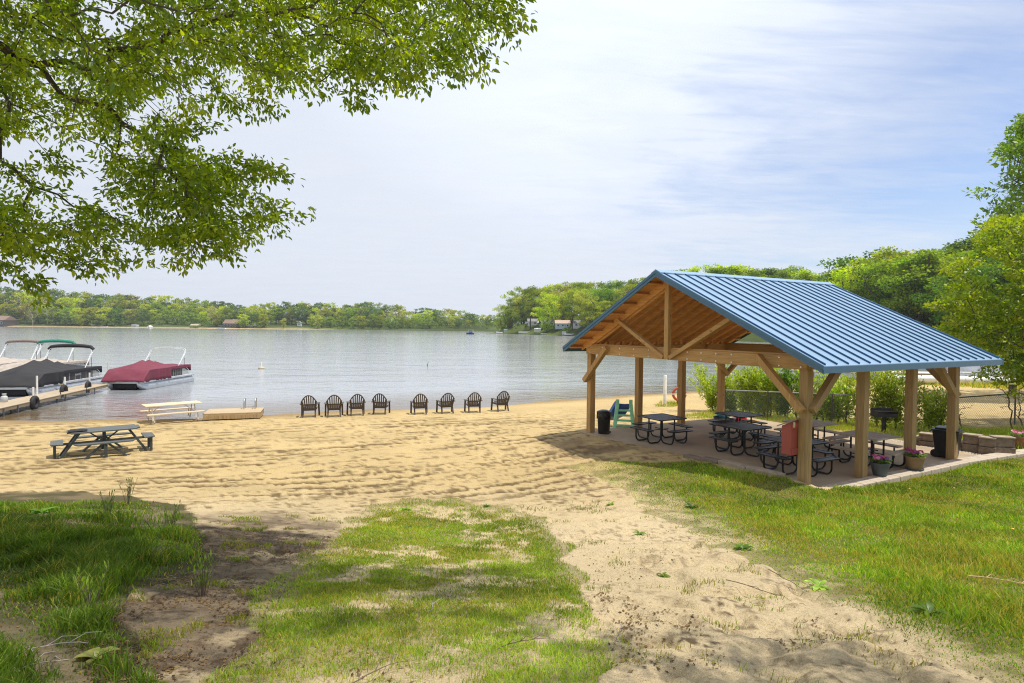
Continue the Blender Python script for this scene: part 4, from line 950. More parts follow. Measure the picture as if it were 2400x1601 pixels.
for i, ((px, py, a), lb) in enumerate(zip(cpx, clab)):
    t = ch if i == 0 else copy_tree(ch); g = on_ground(px, py); t.location = (g[0], g[1], g[2] - random.uniform(.0, .03)); t.rotation_euler = (random.uniform(-.02, .02), random.uniform(-.02, .02), rad(-a * .72 + random.uniform(-8, 8))); tag(t, lb, 'lounge chair', 'brown lounge chairs in a row on the sand')

# ------------------------------------------------------------------ grey square picnic table with four attached benches
c = at_z(244, 1003.5, h1(-12.1, 17.0) + .73); gz_ = h1(c[0], c[1])
t = empty('picnic_table', (c[0], c[1], gz_ - .01), rad(38), 'dark grey painted wooden picnic table with four attached benches on the open sand', 'picnic table'); t.scale = (.94, .94, .97)
def clip_sq(a, k): return [(a, -a + k), (a, a - k), (a - k, a), (-a + k, a), (-a, a - k), (-a, -a + k), (-a + k, -a), (a - k, -a)]
b = MB()
for i in range(5):
    y = -.36 + i * .18; w_ = .93 - .09 * (abs(i - 2) == 2); b.box((0, y, .735), (2 * w_, .168, .04))
b.build('tabletop', M['grey_paint_x'], t, bevel=.004)
for sg in (1, -1):
    MB().prism([(-.78, sg * .60), (.78, sg * .60), (.68, sg * .86), (-.68, sg * .86)], 'z', .42, .458).build('bench', M['grey_paint_x'], t, bevel=.004)
    MB().prism([(sg * 1.02, -.50), (sg * 1.02, .50), (sg * 1.32, .36), (sg * 1.32, -.36)], 'z', .42, .458).build('bench', M['grey_paint_y'], t, bevel=.004)
    for yy in (-.26, .26):
        MB().beam((sg * .62, yy, .72), (sg * 1.10, yy, .0), .06, .15, (0, 1, 0)).build('leg', M['grey_paint_z'], t, bevel=.004)
    for xs_ in (1, -1):
        MB().beam((xs_ * .05, sg * .70, .42), (xs_ * .52, sg * .74, .0), .05, .15, (0, 1, 0)).build('leg', M['grey_paint_z'], t, bevel=.004)
    MB().beam((0, sg * .80, .42), (0, sg * .80, .0), .08, .08, (1, 0, 0)).build('bench_post', M['grey_paint_z'], t, bevel=.004)
    for yy in (-.30, .30): MB().beam((sg * 1.22, yy, .42), (sg * 1.22, yy, 0), .10, .07, (1, 0, 0)).build('bench_post', M['grey_paint_z'], t, bevel=.004)
    MB().beam((sg * .06, .0, .42), (sg * .42, 0, .71), .035, .06, (0, 1, 0)).build('strut', M['grey_paint_z'], t)
MB().beam((-1.30, 0, .385), (1.30, 0, .385), .05, .07).build('cross_beam', M['grey_paint_x'], t, bevel=.004)
MB().beam((0, -.84, .37), (0, .84, .37), .06, .07).build('cross_beam', M['grey_paint_y'], t, bevel=.004)
MB().box((0, 0, .55), (.09, .09, .33)).build('centre_post', M['grey_paint_z'], t)
rows = [[(-.85 + .45 * i / 8, -.34 + .30 * j / 6, .765 + .035 * math.sin(i * 1.1 + j) ** 2 * (0 < i < 8) * (0 < j < 6)) for j in range(7)] for i in range(9)]
o = MB().grid(rows).build('folded_cloth', M['charcoal'], smooth=True, solid=.006); o.parent = None
o.location = (c[0], c[1], gz_ - .008); o.rotation_euler = (0, 0, rad(38)); tag(o, 'crumpled dark cloth lying on the grey picnic table', 'cloth')

# ------------------------------------------------------------------ bleached table by the water
A = on_ground(334, 992); B = on_ground(470, 982); d = B - A; ln = float(np.hypot(d[0], d[1])); mid = (A + B) / 2
wt = empty('picnic_table', (mid[0], mid[1], mid[2] - .01), math.atan2(d[1], d[0]), 'bleached plank picnic table with pipe frame at the water edge', 'picnic table')
hl = .98
b = MB()
for k in range(3): b.box((0, -.28 + k * .28, .69), (2 * hl, .265, .035))
b.build('tabletop', M['white_wood'], wt, bevel=.004)
for s_ in (1, -1): MB().box((0, s_ * .66, .40), (2 * hl, .26, .035)).build('bench', M['white_wood'], wt, bevel=.004)
for s_ in (1, -1):
    x = s_ * .74
    for q in (1, -1):
        MB().tube([(x, q * .20, .67), (x, q * .32, .36), (x, q * .48, .06), (x, q * .6, .03), (x, q * .72, .12), (x, q * .68, .38)], .022, 8).build('leg', M['white_metal'], wt, smooth=True)
    MB().tube([(x, -.66, .375), (x, .66, .375)], .018, 8).tube([(x, 0, .37), (x - s_ * .35, 0, .67)], .014, 6).build('cross_bar', M['white_metal'], wt, smooth=True)

# ------------------------------------------------------------------ swim platform with ladder
fl = at_z(476, 984, -.52); fr = at_z(609, 979.5, -.52); d = fr - fl; ln = float(np.hypot(d[0], d[1])); an = math.atan2(d[1], d[0])
pf = empty('swim_platform', (fl[0], fl[1], -.54), an, 'low wooden swim platform with steel ladder rails at the water edge', 'platform')
pw, pd, ph = ln, 1.45, .24
b = MB(); b.box((pw / 2, pd / 2, ph / 2), (pw, pd, ph - .04))
k = 0
while k * .14 < pw - .1:
    b.box((.07 + k * .14, -.008, ph / 2 - .02), (.128, .016, ph - .08)); k += 1
k = 0
while k * .14 < pd - .1:
    b.box((pw + .008, .07 + k * .14, ph / 2 - .02), (.016, .128, ph - .08)); k += 1
b.build('platform_box', M['tan_box'], pf)
b = MB()
for k in range(10): b.box((pw / 2, .075 + k * .145, ph), (pw + .05, .14, .035))
b.build('deck', M['platform_top'], pf, bevel=.004)
for q in (1.35, 1.78):
    pts = [(q, pd - .45, ph + .0)] + [(q, pd - .45 + .22 * (1 - math.cos(a)), ph + .26 + .2 * math.sin(a)) for a in np.linspace(0, math.pi, 9)] + [(q, pd + .02, -.3)]
    MB().tube(pts, .024, 8).build('ladder_rail', M['steel'], pf, smooth=True)
MB().tube([(1.35, pd - .02, ph + .08), (1.78, pd - .02, ph + .08)], .018, 6).tube([(1.35, pd + .0, -.1), (1.78, pd, -.1)], .018, 6).build('ladder_rung', M['steel'], pf, smooth=True)

# ------------------------------------------------------------------ white pipe, life ring
g = on_ground(1558, 949); o = MB().lathe([(0, -.1), (.085, -.1), (.085, 1.43), (.07, 1.45), (0, 1.45)], 16).build('pipe_post', M['pvc'], smooth=True); o.location = g; tag(o, 'plain white plastic pipe standing upright in the sand', 'post')
g = at_y(1590, 940, 28.5); lz = h1(g[0], g[1]); o = MB().beam((0, 0, -.2), (0, 0, 1.75), .06, .06, (0, 1, 0)).build('ring_post', M['rail_dk']); o.location = (g[0], g[1] + .12, lz); tag(o, 'thin dark post carrying the orange life ring', 'post')
g2 = at_y(1592, 923.5, 28.5); lr = empty('life_ring', (g2[0], g2[1], g2[2]), 0, 'faded orange life ring hung on a thin post beyond the pavilion', 'life ring')
b = MB(); n = 40; R1_, r1_ = .30, .062
b.tube([(R1_ * math.cos(q), 0, R1_ * math.sin(q)) for q in np.linspace(0, 2 * math.pi, n)], r1_, 12, caps=False); b.build('ring', M['orange'], lr, smooth=True)
for q in (0, 90, 180, 270):
    a = rad(q + 0); MB().tube([((R1_) * math.cos(a + e_), 0, R1_ * math.sin(a + e_)) for e_ in (-.09, 0, .09)], r1_ + .004, 12).build('band', M['white'], lr, smooth=True)

# ------------------------------------------------------------------ buoy and floating stick
p = at_z(612.5, 864, ZW); by = empty('marker_buoy', (p[0], p[1], ZW), 0, 'small cream marker buoy floating out on the lake', 'buoy'); by.scale = (.75, .75, .9)
MB().lathe([(0, -.1), (.30, -.06), (.36, .05), (.30, .16), (.1, .2), (0, .2)], 18).build('float', mat('cream_float', (.6, .5, .33), .5), by, smooth=True)
MB().lathe([(.1, .18), (.07, .5), (.055, .62), (0, .64)], 12).build('mast', M['pvc'], by, smooth=True)
p = at_z(1001, 858, ZW); o = MB().tube([(.08, 0, -.15), (0, 0, .08), (.05, .0, .2), (.13, .02, .43)], [.03, .045, .03, .012], 6).build('driftwood_stick', M['twig'], smooth=True); o.location = (p[0], p[1], ZW); tag(o, 'bent dark stick poking out of the open water', 'stick')
# ------------------------------------------------------------------ pontoon boats (local +y from bow to stern, x = 0 centre line, z = 0 at the water)
def pontoon_boat(name, label, bow, rz, length, width, cover, panel, bimini, zdeck=.46, side=.62, peak=1.10, skirt_to=.5, poles=(.28, .45, .62), arch_y=(.50, .80), bim_h=1.85, rail=True, text=None, group='pontoon boats at the pier'):
    t = empty(name, (bow[0], bow[1], ZW), rz, label, 'pontoon boat', group)
    hw = width / 2; Lh = length
    for s_ in (1, -1):
        x = s_ * (hw - .32); pr = [(x, -.10, .44, .02), (x, .02, .36, .10), (x, .25, .26, .20), (x, .6, .18, .285), (x, Lh * .5, .16, .30), (x, Lh - .25, .16, .30), (x, Lh + .05, .18, .28)]
        MB().tube([p[:3] for p in pr], [p[3] for p in pr], 18).build('pontoon', M['alu'], t, smooth=True)
    MB().box((0, Lh * .5, zdeck - .06), (width - .3, Lh - .3, .10)).box((0, Lh * .5, .26), (width - 1.3, Lh - .6, .30)).box((0, .16, .24), (width - 1.0, .06, .36)).build('underside_and_shade', M['hull_dark'], t)  # last box is an added black panel for the shade in the open bow
    MB().box((0, Lh * .5 - .02, zdeck), (width, Lh - .05, .085)).box((0, .02, zdeck - .02), (width + .02, .05, .13)).build('deck', M['alu'], t, bevel=.015)
    # fence panels and rails
    fz0, fz1 = zdeck + .07, zdeck + side
    for s_ in (1, -1):
        x = s_ * (hw - .06); y0, y1 = skirt_to * Lh - .3, Lh - .75
        fp = MB().box((x, (y0 + y1 - .75) / 2, (fz0 + fz1 - .05) / 2), (.03, y1 - .75 - y0, fz1 - fz0 - .07)).build('fence_panel', panel, t)
        y0 = skirt_to * Lh - .25
        arc = [(x, y0, fz1)] + [(x, y1 - .9 + 1.1 * math.sin(q), fz0 + .03 + (fz1 - fz0 - .03) * math.cos(q)) for q in np.linspace(0, math.pi / 2, 8)]
        m = MB().tube(arc, .022, 8).tube([(x, y0, fz0), (x, y1 + .2, fz0)], .022, 8)
        for yy in np.linspace(y0, y1 - .9, 6): m.tube([(x, yy, fz0), (x, yy, fz1)], .018, 6)
        m.build('rail', M['alu_white'], t, smooth=True)
        MB().prism([(y1 - .75, fz0 + .02), (y1 + .12, fz0 + .02), (y1 - .12, fz0 + .30), (y1 - .5, fz1 - .12), (y1 - .75, fz1 - .06)], 'x', x - .014, x + .014).build('stern_panel', M['panel_silver'], t)
    if text:
        tcv = bpy.data.curves.new('lettering', 'FONT'); tcv.body = text; tcv.size = .17; tcv.align_x = 'CENTER'; tcv.extrude = .003; tcv.space_character = 1.15
        tcv.materials.append(M['lettering']); o = bpy.data.objects.new('lettering_source', tcv); COL.objects.link(o); bpy.context.view_layer.update()
        me_ = bpy.data.meshes.new_from_object(o.evaluated_get(bpy.context.evaluated_depsgraph_get())); bpy.data.objects.remove(o); o = bpy.data.objects.new('lettering', me_); COL.objects.link(o); o.parent = t
        o.location = (hw - .06 + .022, Lh * .57, zdeck + .33); o.rotation_euler = (rad(90), 0, rad(90))
    # fitted mooring cover: tent over poles, skirt to the deck at the bow part
    ny, nx = 64, 33; rows = []; rg = random.Random(len(label))
    for j in range(ny + 1):
        q = j / ny; y = -.12 + q * (Lh - .42)
        env = math.sin(min(1, q / .42) * math.pi / 2) ** .8 if q < .42 else (1 - .62 * ((q - .42) / .58) ** 1.4)
        sg = 0
        ps = [0.0] + [pp for pp in poles] + [1.0]
        for a, b_ in zip(ps[:-1], ps[1:]):
            if a <= q <= b_ and a > 0 and b_ < 1: sg = -.17 * math.sin((q - a) / (b_ - a) * math.pi) ** .8
        bowk = min(1, q / .13); sz = zdeck + .02 + (side + .05) * bowk ** .85            # edge height (bow slopes down to the deck)
        pk = max(zdeck + .04 + (peak - .0) * env + sg, sz + .03)
        row = []
        for i in range(nx):
            x_ = -1 + 2 * i / (nx - 1)
            if abs(x_) > .80:
                e = (abs(x_) - .80) / .20; low = zdeck + .0 if q < skirt_to else sz - .20 - .02 * math.sin(q * 60)
                fold = .045 * math.sin(q * 58 + 3 * math.sin(q * 17)) * e * (q < skirt_to)
                row.append((math.copysign(hw + .02 + fold, x_), y, sz + (low - sz) * e))
            else:
                e = abs(x_) / .80; z = sz + (pk - sz) * (1 - e ** 1.05) - .05 * math.sin(e * math.pi) * (1 if q > .1 else 0)
                z += (.028 * math.sin(q * 41 + x_ * 4 + 2 * math.sin(q * 13)) + .018 * math.sin(q * 83 - x_ * 11)) * math.sin(e * math.pi); row.append((x_ / .80 * (hw + .015), y, z))
        rows.append(row)
    m = MB().grid(rows)
    rb_ = rows[-1]; m.add([rb_[i] for i in range(nx)] + [(p[0], p[1] + .02, min(p[2], zdeck + side - .35)) for p in rb_], [(i, i + 1, nx + i + 1, nx + i) for i in range(nx - 1)])
    m.build('mooring_cover', cover, t, smooth=True, solid=.012)
    # folding top frame
    ya, yb = arch_y[0] * Lh, arch_y[1] * Lh; zt = zdeck + bim_h; x = hw - .05
    def arch(y, z, crown):
        return [(-x, yb - .95, zdeck + side), (-x * .995, y - .08, z - .26), (-x * .95, y, z - .08)] + [(x * q, y, z - .04 + crown * (1 - q * q)) for q in np.linspace(-.86, .86, 11)] + [(x * .95, y, z - .08), (x * .995, y - .08, z - .26), (x, yb - .95, zdeck + side)]
    for k, (yy, dzz) in enumerate(((yb - .10, -.06), (yb + .08, .0))):
        MB().tube(arch(yy, zt + dzz, .08), .017, 8).build('top_bow', M['alu_white'], t, smooth=True)
    for s_ in (1, -1): MB().tube([(s_ * x, yb - .2, zdeck + side), (s_ * x, yb - .2, zt - .62)], .014, 6).build('brace_pole', M['rail_dk'], t, smooth=True)
    if bimini is not None:
        ctr = [(x * q, yb + .0, zt + .0 + .08 * (1 - q * q) - (.13 if abs(q) > .97 else 0)) for q in np.linspace(-1.02, 1.02, 17)]
        MB().tube(ctr, [.07 + .09 * math.sin(math.pi * min(1, max(0, (i + 1.2) / 18.4))) ** .5 for i in range(17)], 12, squash=.8).build('rolled_top', bimini, t, smooth=True)
    # outboard
    m = MB().lathe([(0, 0), (.13, .02), (.15, .12), (.13, .26), (.06, .32), (0, .33)], 14, (0, Lh + .12, zdeck + .02), sy=1.4).box((0, Lh + .12, .2), (.12, .16, .5)); m.build('outboard_motor', M['motor'], t, smooth=True)
    return t
# burgundy boat lies beyond the pier end, black one along the pier's lake side
bb = at_z(286, 915, ZW); ang = rad(1.5)
pontoon_boat('pontoon_boat', 'pontoon boat under a burgundy cover with bare white top frame at the pier end', (bb[0], bb[1] + .1), ang, 5.7, 2.35, M['burgundy'], M['panel_dark'], None, poles=(.38, .50, .62), skirt_to=.56, peak=1.16, side=.66, arch_y=(.5, .82), bim_h=1.82)
kb = at_z(66, 930, ZW); ke = at_z(233, 899.5, ZW); dk_ = ke - kb; ak = math.atan2(dk_[1], dk_[0]) - math.pi / 2; wk = 2.5
off = np.array([-math.cos(ak), -math.sin(ak)]) * (wk / 2 - .32)
pontoon_boat('pontoon_boat', 'charcoal covered pontoon boat with rolled charcoal top and white rails along the pier', (kb[0] + off[0], kb[1] + off[1]), ak, 7.1, wk, M['charcoal'], M['panel_dark'], M['charcoal'], poles=(.34, .50, .66, .80), skirt_to=.40, peak=1.36, side=.64, arch_y=(.5, .80), bim_h=1.92, text='HARRIS')
p = at_z(48, 905, ZW); pontoon_boat('pontoon_boat', 'pontoon boat with a rolled green top and beige cover behind the charcoal boat', (p[0] - 1.6, p[1] + 1.5), ak, 6.6, 2.4, M['beige'], M['panel_silver'], M['green_canvas'], poles=(.3, .5, .66), skirt_to=.3, peak=1.05, arch_y=(.4, .66), bim_h=2.02)
p = at_z(-20, 903, ZW); pontoon_boat('pontoon_boat', 'pontoon boat with a rolled taupe top and beige cover, farthest from the pier', (p[0] - 3.0, p[1] + 2.0), ak, 6.4, 2.4, M['beige'], M['panel_silver'], M['taupe'], poles=(.3, .5, .66), skirt_to=.3, peak=1.0, arch_y=(.4, .80), bim_h=1.95)

# ------------------------------------------------------------------ pier
na, nb = at_z(0, 957.5, -.24), at_z(253, 901, -.24); d = nb - na; ln = float(np.hypot(d[0], d[1])); az = math.atan2(d[1], d[0]) - math.pi / 2
pr = empty('pier', (na[0], na[1], -.24), az, 'weathered wooden pier running out from the beach between the boats', 'pier')
pw = 1.15; y0 = -3.5
b = MB(); b.box((-pw / 2, (y0 + ln) / 2, -.09), (pw, ln - y0, .13)); b.build('frame', M['dock_dk'], pr)
b = MB(); k = 0
while y0 + k * .30 < ln - .1:
    b.box((-pw / 2, y0 + k * .30 + .148, -.002), (pw + .03, .285, .035)); k += 1
b.build('deck', M['dock'], pr, bevel=.004)
for y, s_ in ((ln * .12, 1), (ln * .52, 1), (ln * .83, 1), (ln * .30, 0), (ln * .70, 0), (.2, 1)):
    MB().tube([((.02 if s_ else -pw - .02), y, -.8), ((.02 if s_ else -pw - .02), y, -.02 if s_ else .05)], .032, 8).build('pile', M['rail_dk'], pr, smooth=True)
def pier_pt(px, py, z): p = at_z(px, py, z); return p
for px, py0, hgt, lb in [(87, 928, .95, 'tall white pipe on the pier beside the bow of the charcoal boat'), (78, 934, .52, 'short white pipe on the pier above the big tyre'), (152, 911, .62, 'white pipe on the pier beside the middle tyre'), (210, 899, .62, 'white pipe on the pier beside the far tyre'), (254, 893, 1.1, 'thin pale pipe at the pier end behind the burgundy boat')]:
    p = at_z(px, py0, -.22); o = MB().lathe([(0, -.5), (.042, -.5), (.042, hgt), (0, hgt)], 12).build('mooring_pipe', M['pvc'], smooth=True); o.location = p; tag(o, lb, 'pipe', 'white mooring pipes on the pier')
for px, py, z, rot, sc_, lb in [(81, 944, -.32, az + .05, .32, 'big dark tyre hung on the beach side of the pier'), (149.5, 915, -.16, az, .30, 'worn tyre fender on the far edge of the pier, middle of the boat'), (206.5, 905, -.16, az, .27, 'worn tyre fender on the far edge of the pier near the boat stern')]:
    p = at_z(px, py, z); te = empty('tyre_fender', p, rot, lb, 'tyre', 'tyres hung on the pier')
    pts = [(0, sc_ * .72 * math.cos(q), sc_ * .72 * math.sin(q)) for q in np.linspace(0, 2 * math.pi, 33)]
    MB().tube(pts, sc_ * .30, 12, caps=False).build('tyre', M['tyre'], te, smooth=True)
    MB().tube([(0.0, 0, sc_ * .9), (-.08, 0, sc_ * 1.05), (-.2, 0, sc_ * .9)], .012, 6).build('rope', M['straw'], te)
p = at_z(10, 941, -.2); o = MB().lathe([(0, 0), (.10, .0), (.125, .03), (.125, .20), (.10, .26), (.05, .285), (.055, .32), (.08, .33), (.08, .365), (0, .365)], 20).build('water_jug', M['jug'], smooth=True); o.location = (p[0], p[1], -.225); tag(o, 'cloudy plastic jug standing on the pier at the picture edge', 'jug')
for px, py, lb in [(144, 928, 'rusty mooring bracket on the beach edge of the pier by the middle tyre'), (205, 917, 'rusty mooring bracket on the beach edge of the pier nearer the burgundy boat')]:
    p = at_z(px, py, -.3); o = MB().box((0, 0, 0), (.06, .22, .16)).tube([(.0, -.08, .05), (0, -.08, .26)], .018, 6).tube([(0, .1, .0), (.06, .1, .06), (.06, .1, -.1)], .015, 6).build('mooring_bracket', M['iron']); o.location = p; o.rotation_euler = (0, 0, az); tag(o, lb, 'bracket', 'mooring brackets on the pier')

# ------------------------------------------------------------------ boat yard and docks at the far right beach
def dock_rail(px, py, z, ln, rz, label):
    p = at_z(px, py, z); t = empty('dock', p, rz, label, 'dock', 'docks beyond the second beach')
    MB().box((0, 0, .0), (ln, 1.3, .08)).build('deck', M['dock'], t)
    n = int(ln / 1.6)
    for s_ in (-.6, .6):
        for k in range(n + 1): MB().tube([(-ln / 2 + k * ln / n, s_, -.9), (-ln / 2 + k * ln / n, s_, .95)], .045, 8).build('post', M['pvc'], t)
        MB().tube([(-ln / 2, s_, .9), (ln / 2, s_, .9)], .04, 8).tube([(-ln / 2, s_, .5), (ln / 2, s_, .5)], .03, 8).build('rail', M['white'], t)
    return t
dock_rail(2255, 878, .1, 11, rad(-12), 'white railed dock behind the white floats, seen under the rear eave corner')
dock_rail(2020, 874, -.1, 10, rad(-18), 'low pale dock in the water seen between the two near middle posts')
for px, py, ln, rz, lb in [(2230, 897, 8.5, rad(-6), 'long white float lying on the grass strip beside the second beach'), (2170, 886, 6, rad(-4), 'shorter white float behind the long one at the second beach')]:
    p = at_z(px, py, -.35); t = empty('dock_float', (p[0], p[1], -.4), rz, lb, 'float', 'white floats stored at the second beach')
    MB().tube([(-ln / 2, 0, .30), (-ln / 2 + .5, 0, .27), (ln / 2 - .8, 0, .25), (ln / 2, 0, .36)], [.1, .28, .28, .06], 14).build('float_tube', M['white'], t, smooth=True)
    for k in range(4): MB().tube([(-ln / 2 + ln * (k + .6) / 4.4 + e_, 0, .26) for e_ in (-.02, .02)], .292, 14).build('band', M['alu'], t)
def covered_boat(px, py, z, ln, rz, m1, label):
    p = at_z(px, py, z); t = empty('covered_boat', (p[0], p[1], z), rz, label, 'boat', 'covered boats beyond the second beach')
    rows = []
    for j in range(15):
        q = j / 14; w_ = .95 * (1 - (1 - q) ** 3) + .03 ; hh = .85 + .5 * math.sin(q * 2.6)
        rows.append([(ln * (q - .5), w_ * a, (.45 + .1 * (1 - q)) + (hh - .5) * (1 - abs(a)) + .05 * math.sin(q * 19 + a * 5)) for a in np.linspace(-1, 1, 9)])
    MB().grid(rows).build('tarp', m1, t, smooth=True)
    rows = [[(ln * (j / 14 - .5), (.95 * (1 - (1 - j / 14) ** 3) + .02) * s_ * k, .0 + (.5 + .1 * (1 - j / 14)) * (k > .7)) for s_, k in ((-1, 1), (-1, .6), (1, .6), (1, 1))] for j in range(15)]
    MB().grid(rows).build('hull', M['white'], t, smooth=True, solid=.03)
    MB().beam((-ln * .3, 0, .0), (ln * .45, 0, .0), 1.1, .12).build('cradle', M['rail_dk'], t)
    return t
covered_boat(2281, 889, -.2, 4.4, rad(20), M['tarp'], 'small boat under a grey tarp on the second beach')
covered_boat(2392, 877, .1, 5.0, rad(-30), M['teal_tarp'], 'boat under a teal tarp at the right edge of the second beach')
covered_boat(2350, 872, .1, 5.0, rad(10), M['white'], 'boat under a white cover beside the teal tarped one')
# ------------------------------------------------------------------ trees made of branch skeletons and many leaf-sized faces
def leaf_cloud(C, D, sz, n_per, spread, cols, rg, droop=.25, flat=.0, nquad=1, aspect=.55):
    """C (N,3) cluster centres, D (N,3) growth directions; returns V,F,colours for n_per leaves per cluster (diamond leaves)"""
    N_ = len(C) * n_per
    c = np.repeat(C, n_per, 0); d = np.repeat(D, n_per, 0)
    off = rg.normal(size=(N_, 3)); off /= np.linalg.norm(off, axis=1)[:, None] + 1e-9; off *= (rg.uniform(0, 1, (N_, 1)) ** (1 / 2.2)) * np.asarray(spread)
    p = c + off
    ax = d * .8 + rg.normal(size=(N_, 3)) * .75 + off / (np.asarray(spread).mean() + 1e-6) * .5; ax[:, 2] -= droop; ax /= np.linalg.norm(ax, axis=1)[:, None] + 1e-9
    up = rg.normal(size=(N_, 3)) * .55 + off / (np.asarray(spread).mean() + 1e-6) * .5; up[:, 2] += .8
    sd = np.cross(ax, up); sd /= np.linalg.norm(sd, axis=1)[:, None] + 1e-9
    nn = np.cross(sd, ax)
    s = sz * rg.uniform(.65, 1.3, (N_, 1)); wv = sd * s * aspect * .5
    if nquad == 2:   # pointed leaf folded along its midrib
        f = nn * s * .09
        V = np.stack([p, p + ax * s * .30 + wv + f, p + ax * s * .66 + wv * .72 + f, p + ax * s - nn * s * .08, p + ax * s * .66 - wv * .72 + f, p + ax * s * .30 - wv + f], 1).reshape(-1, 3)
        i6 = np.arange(N_)[:, None] * 6; Fq = np.stack([i6 + [0, 1, 2, 3], i6 + [0, 3, 4, 5]], 1).reshape(-1, 4)
        base = np.asarray(cols)[rg.integers(len(cols), size=len(C))]; col = np.repeat(base, n_per, 0) * rg.uniform(.72, 1.3, (N_, 1))
        return V, Fq, np.repeat(np.clip(col, 0, 1), 6, 0)
    V = np.stack([p, p + ax * s * .45 + wv + nn * s * .06, p + ax * s, p + ax * s * .45 - wv + nn * s * .06], 1).reshape(-1, 3)
    Fq = np.arange(N_ * 4).reshape(-1, 4)
    base = np.asarray(cols)[rg.integers(len(cols), size=len(C))]
    col = np.repeat(base, n_per, 0) * rg.uniform(.72, 1.3, (N_, 1))
    return V, Fq, np.repeat(np.clip(col, 0, 1), 4, 0)
def skeleton(P, root, r0, rmin=.006, exp_=2.2, rg=None):
    """joins points P to root by nearest growth; returns tubes (MB) + direction per point"""
    n = len(P); A = np.vstack([root, P]); par = np.full(n + 1, -1); inn = np.zeros(n + 1, bool); inn[0] = True
    dist = np.zeros(n + 1); best = np.linalg.norm(A - A[0], axis=1) ; bp = np.zeros(n + 1, int); cost = best.copy()
    for _ in range(n):
        c = np.where(inn, 1e9, cost); i = int(c.argmin()); inn[i] = True; par[i] = bp[i]; dist[i] = dist[bp[i]] + np.linalg.norm(A[i] - A[bp[i]])
        dd = np.linalg.norm(A - A[i], axis=1); nc = dd + .28 * dist[i]
        better = (nc < cost) & ~inn; cost[better] = nc[better]; bp[better] = i
    load = np.ones(n + 1); order = np.argsort(-dist)
    for i in order:
        if par[i] >= 0: load[par[i]] += load[i]
    R_ = np.maximum(rmin, r0 * (load / load[0]) ** (1 / exp_))
    m = MB()
    for i in range(1, n + 1):
        a, b = A[par[i]], A[i]; ln = np.linalg.norm(b - a)
        if ln < 1e-6: continue
        jit = (rg.normal(size=3) * ln * .06) if rg is not None else 0
        ns = 5 if R_[i] < r0 * .25 else 8
        m.tube([a, (a + b) / 2 + jit, b], [min(R_[par[i]], R_[i] * 1.35), R_[i] * 1.1, R_[i]], ns, caps=False)
    D = A[1:] - A[par[1:]]; D /= np.linalg.norm(D, axis=1)[:, None] + 1e-9
    return m, D

# the big shade tree at the left: trunk left of the camera, boughs reaching out over the beach
TREE_PX = [
    ([(-260, -330), (1190, -330), (1190, 5), (1150, 40), (1090, 55), (1095, 95), (1040, 140), (980, 160), (930, 135), (880, 140), (860, 160), (760, 170), (735, 120), (690, 110), (640, 200), (590, 180), (540, 165), (520, 200), (480, 235), (420, 285), (385, 320), (300, 320), (200, 290), (140, 312), (60, 305), (0, 300), (-260, 280)], 1800, (4.6, 7.9)),
    ([(230, 345), (400, 330), (440, 375), (540, 385), (560, 425), (540, 465), (570, 500), (500, 545), (430, 565), (390, 540), (350, 510), (340, 470), (300, 420)], 105, (5.2, 6.6)),
    ([(-260, 470), (0, 482), (110, 492), (190, 508), (250, 530), (215, 555), (160, 565), (160, 590), (60, 575), (0, 560), (-260, 590)], 105, (5.0, 6.8)),
    ([(-260, 600), (0, 618), (55, 640), (40, 648), (0, 638), (-260, 650)], 22, (5.2, 6.4))]
# long drooping sprays at the rim of the canopy: each a curve of twig points (px, py) at its own distance
SPRAYS = [([(430, 390), (520, 378), (590, 385), (632, 392)], 5.6), ([(440, 430), (530, 415), (600, 402), (636, 400)], 5.9), ([(470, 470), (560, 455), (612, 468)], 5.5), ([(480, 500), (570, 505), (630, 512), (662, 503)], 5.7), ([(470, 520), (540, 545), (600, 530)], 5.3),
  ([(430, 560), (480, 580), (540, 568)], 5.5), ([(400, 555), (430, 585), (445, 592)], 5.4), ([(380, 545), (350, 568), (345, 560)], 5.6), ([(310, 420), (275, 425), (300, 445), (330, 470)], 5.9), ([(170, 480), (230, 500), (280, 520), (318, 550)], 5.8), ([(150, 530), (210, 550), (262, 590)], 5.5), ([(60, 575), (140, 600), (200, 612), (238, 618)], 5.6), ([(-20, 600), (40, 625), (78, 650), (82, 668)], 5.4), ([(0, 372), (25, 385), (50, 410), (82, 438)], 5.7),
  ([(100, 350), (125, 375), (148, 395)], 5.6), ([(500, 210), (530, 225), (546, 240)], 6.0), ([(600, 190), (620, 225), (625, 250)], 6.2), ([(650, 150), (670, 190), (690, 180)], 6.1), ([(800, 150), (770, 175), (735, 190)], 5.7), ([(810, 160), (825, 200), (842, 236)], 5.6), ([(830, 150), (860, 170), (900, 185)], 5.5), ([(960, 130), (985, 160), (982, 182)], 5.2), ([(1010, 120), (1040, 140), (1064, 165)], 5.0), ([(1060, 80), (1090, 100), (1110, 130)], 5.0), ([(1100, 20), (1150, 35), (1182, 48)], 4.9), ([(1120, -10), (1170, 5), (1198, 10)], 4.9), ([(900, 120), (915, 150), (945, 165)], 5.4), ([(700, 110), (690, 150), (705, 160)], 6.3), ([(380, 310), (440, 300), (470, 290)], 6.0), ([(340, 330), (400, 345), (430, 350)], 5.9)]
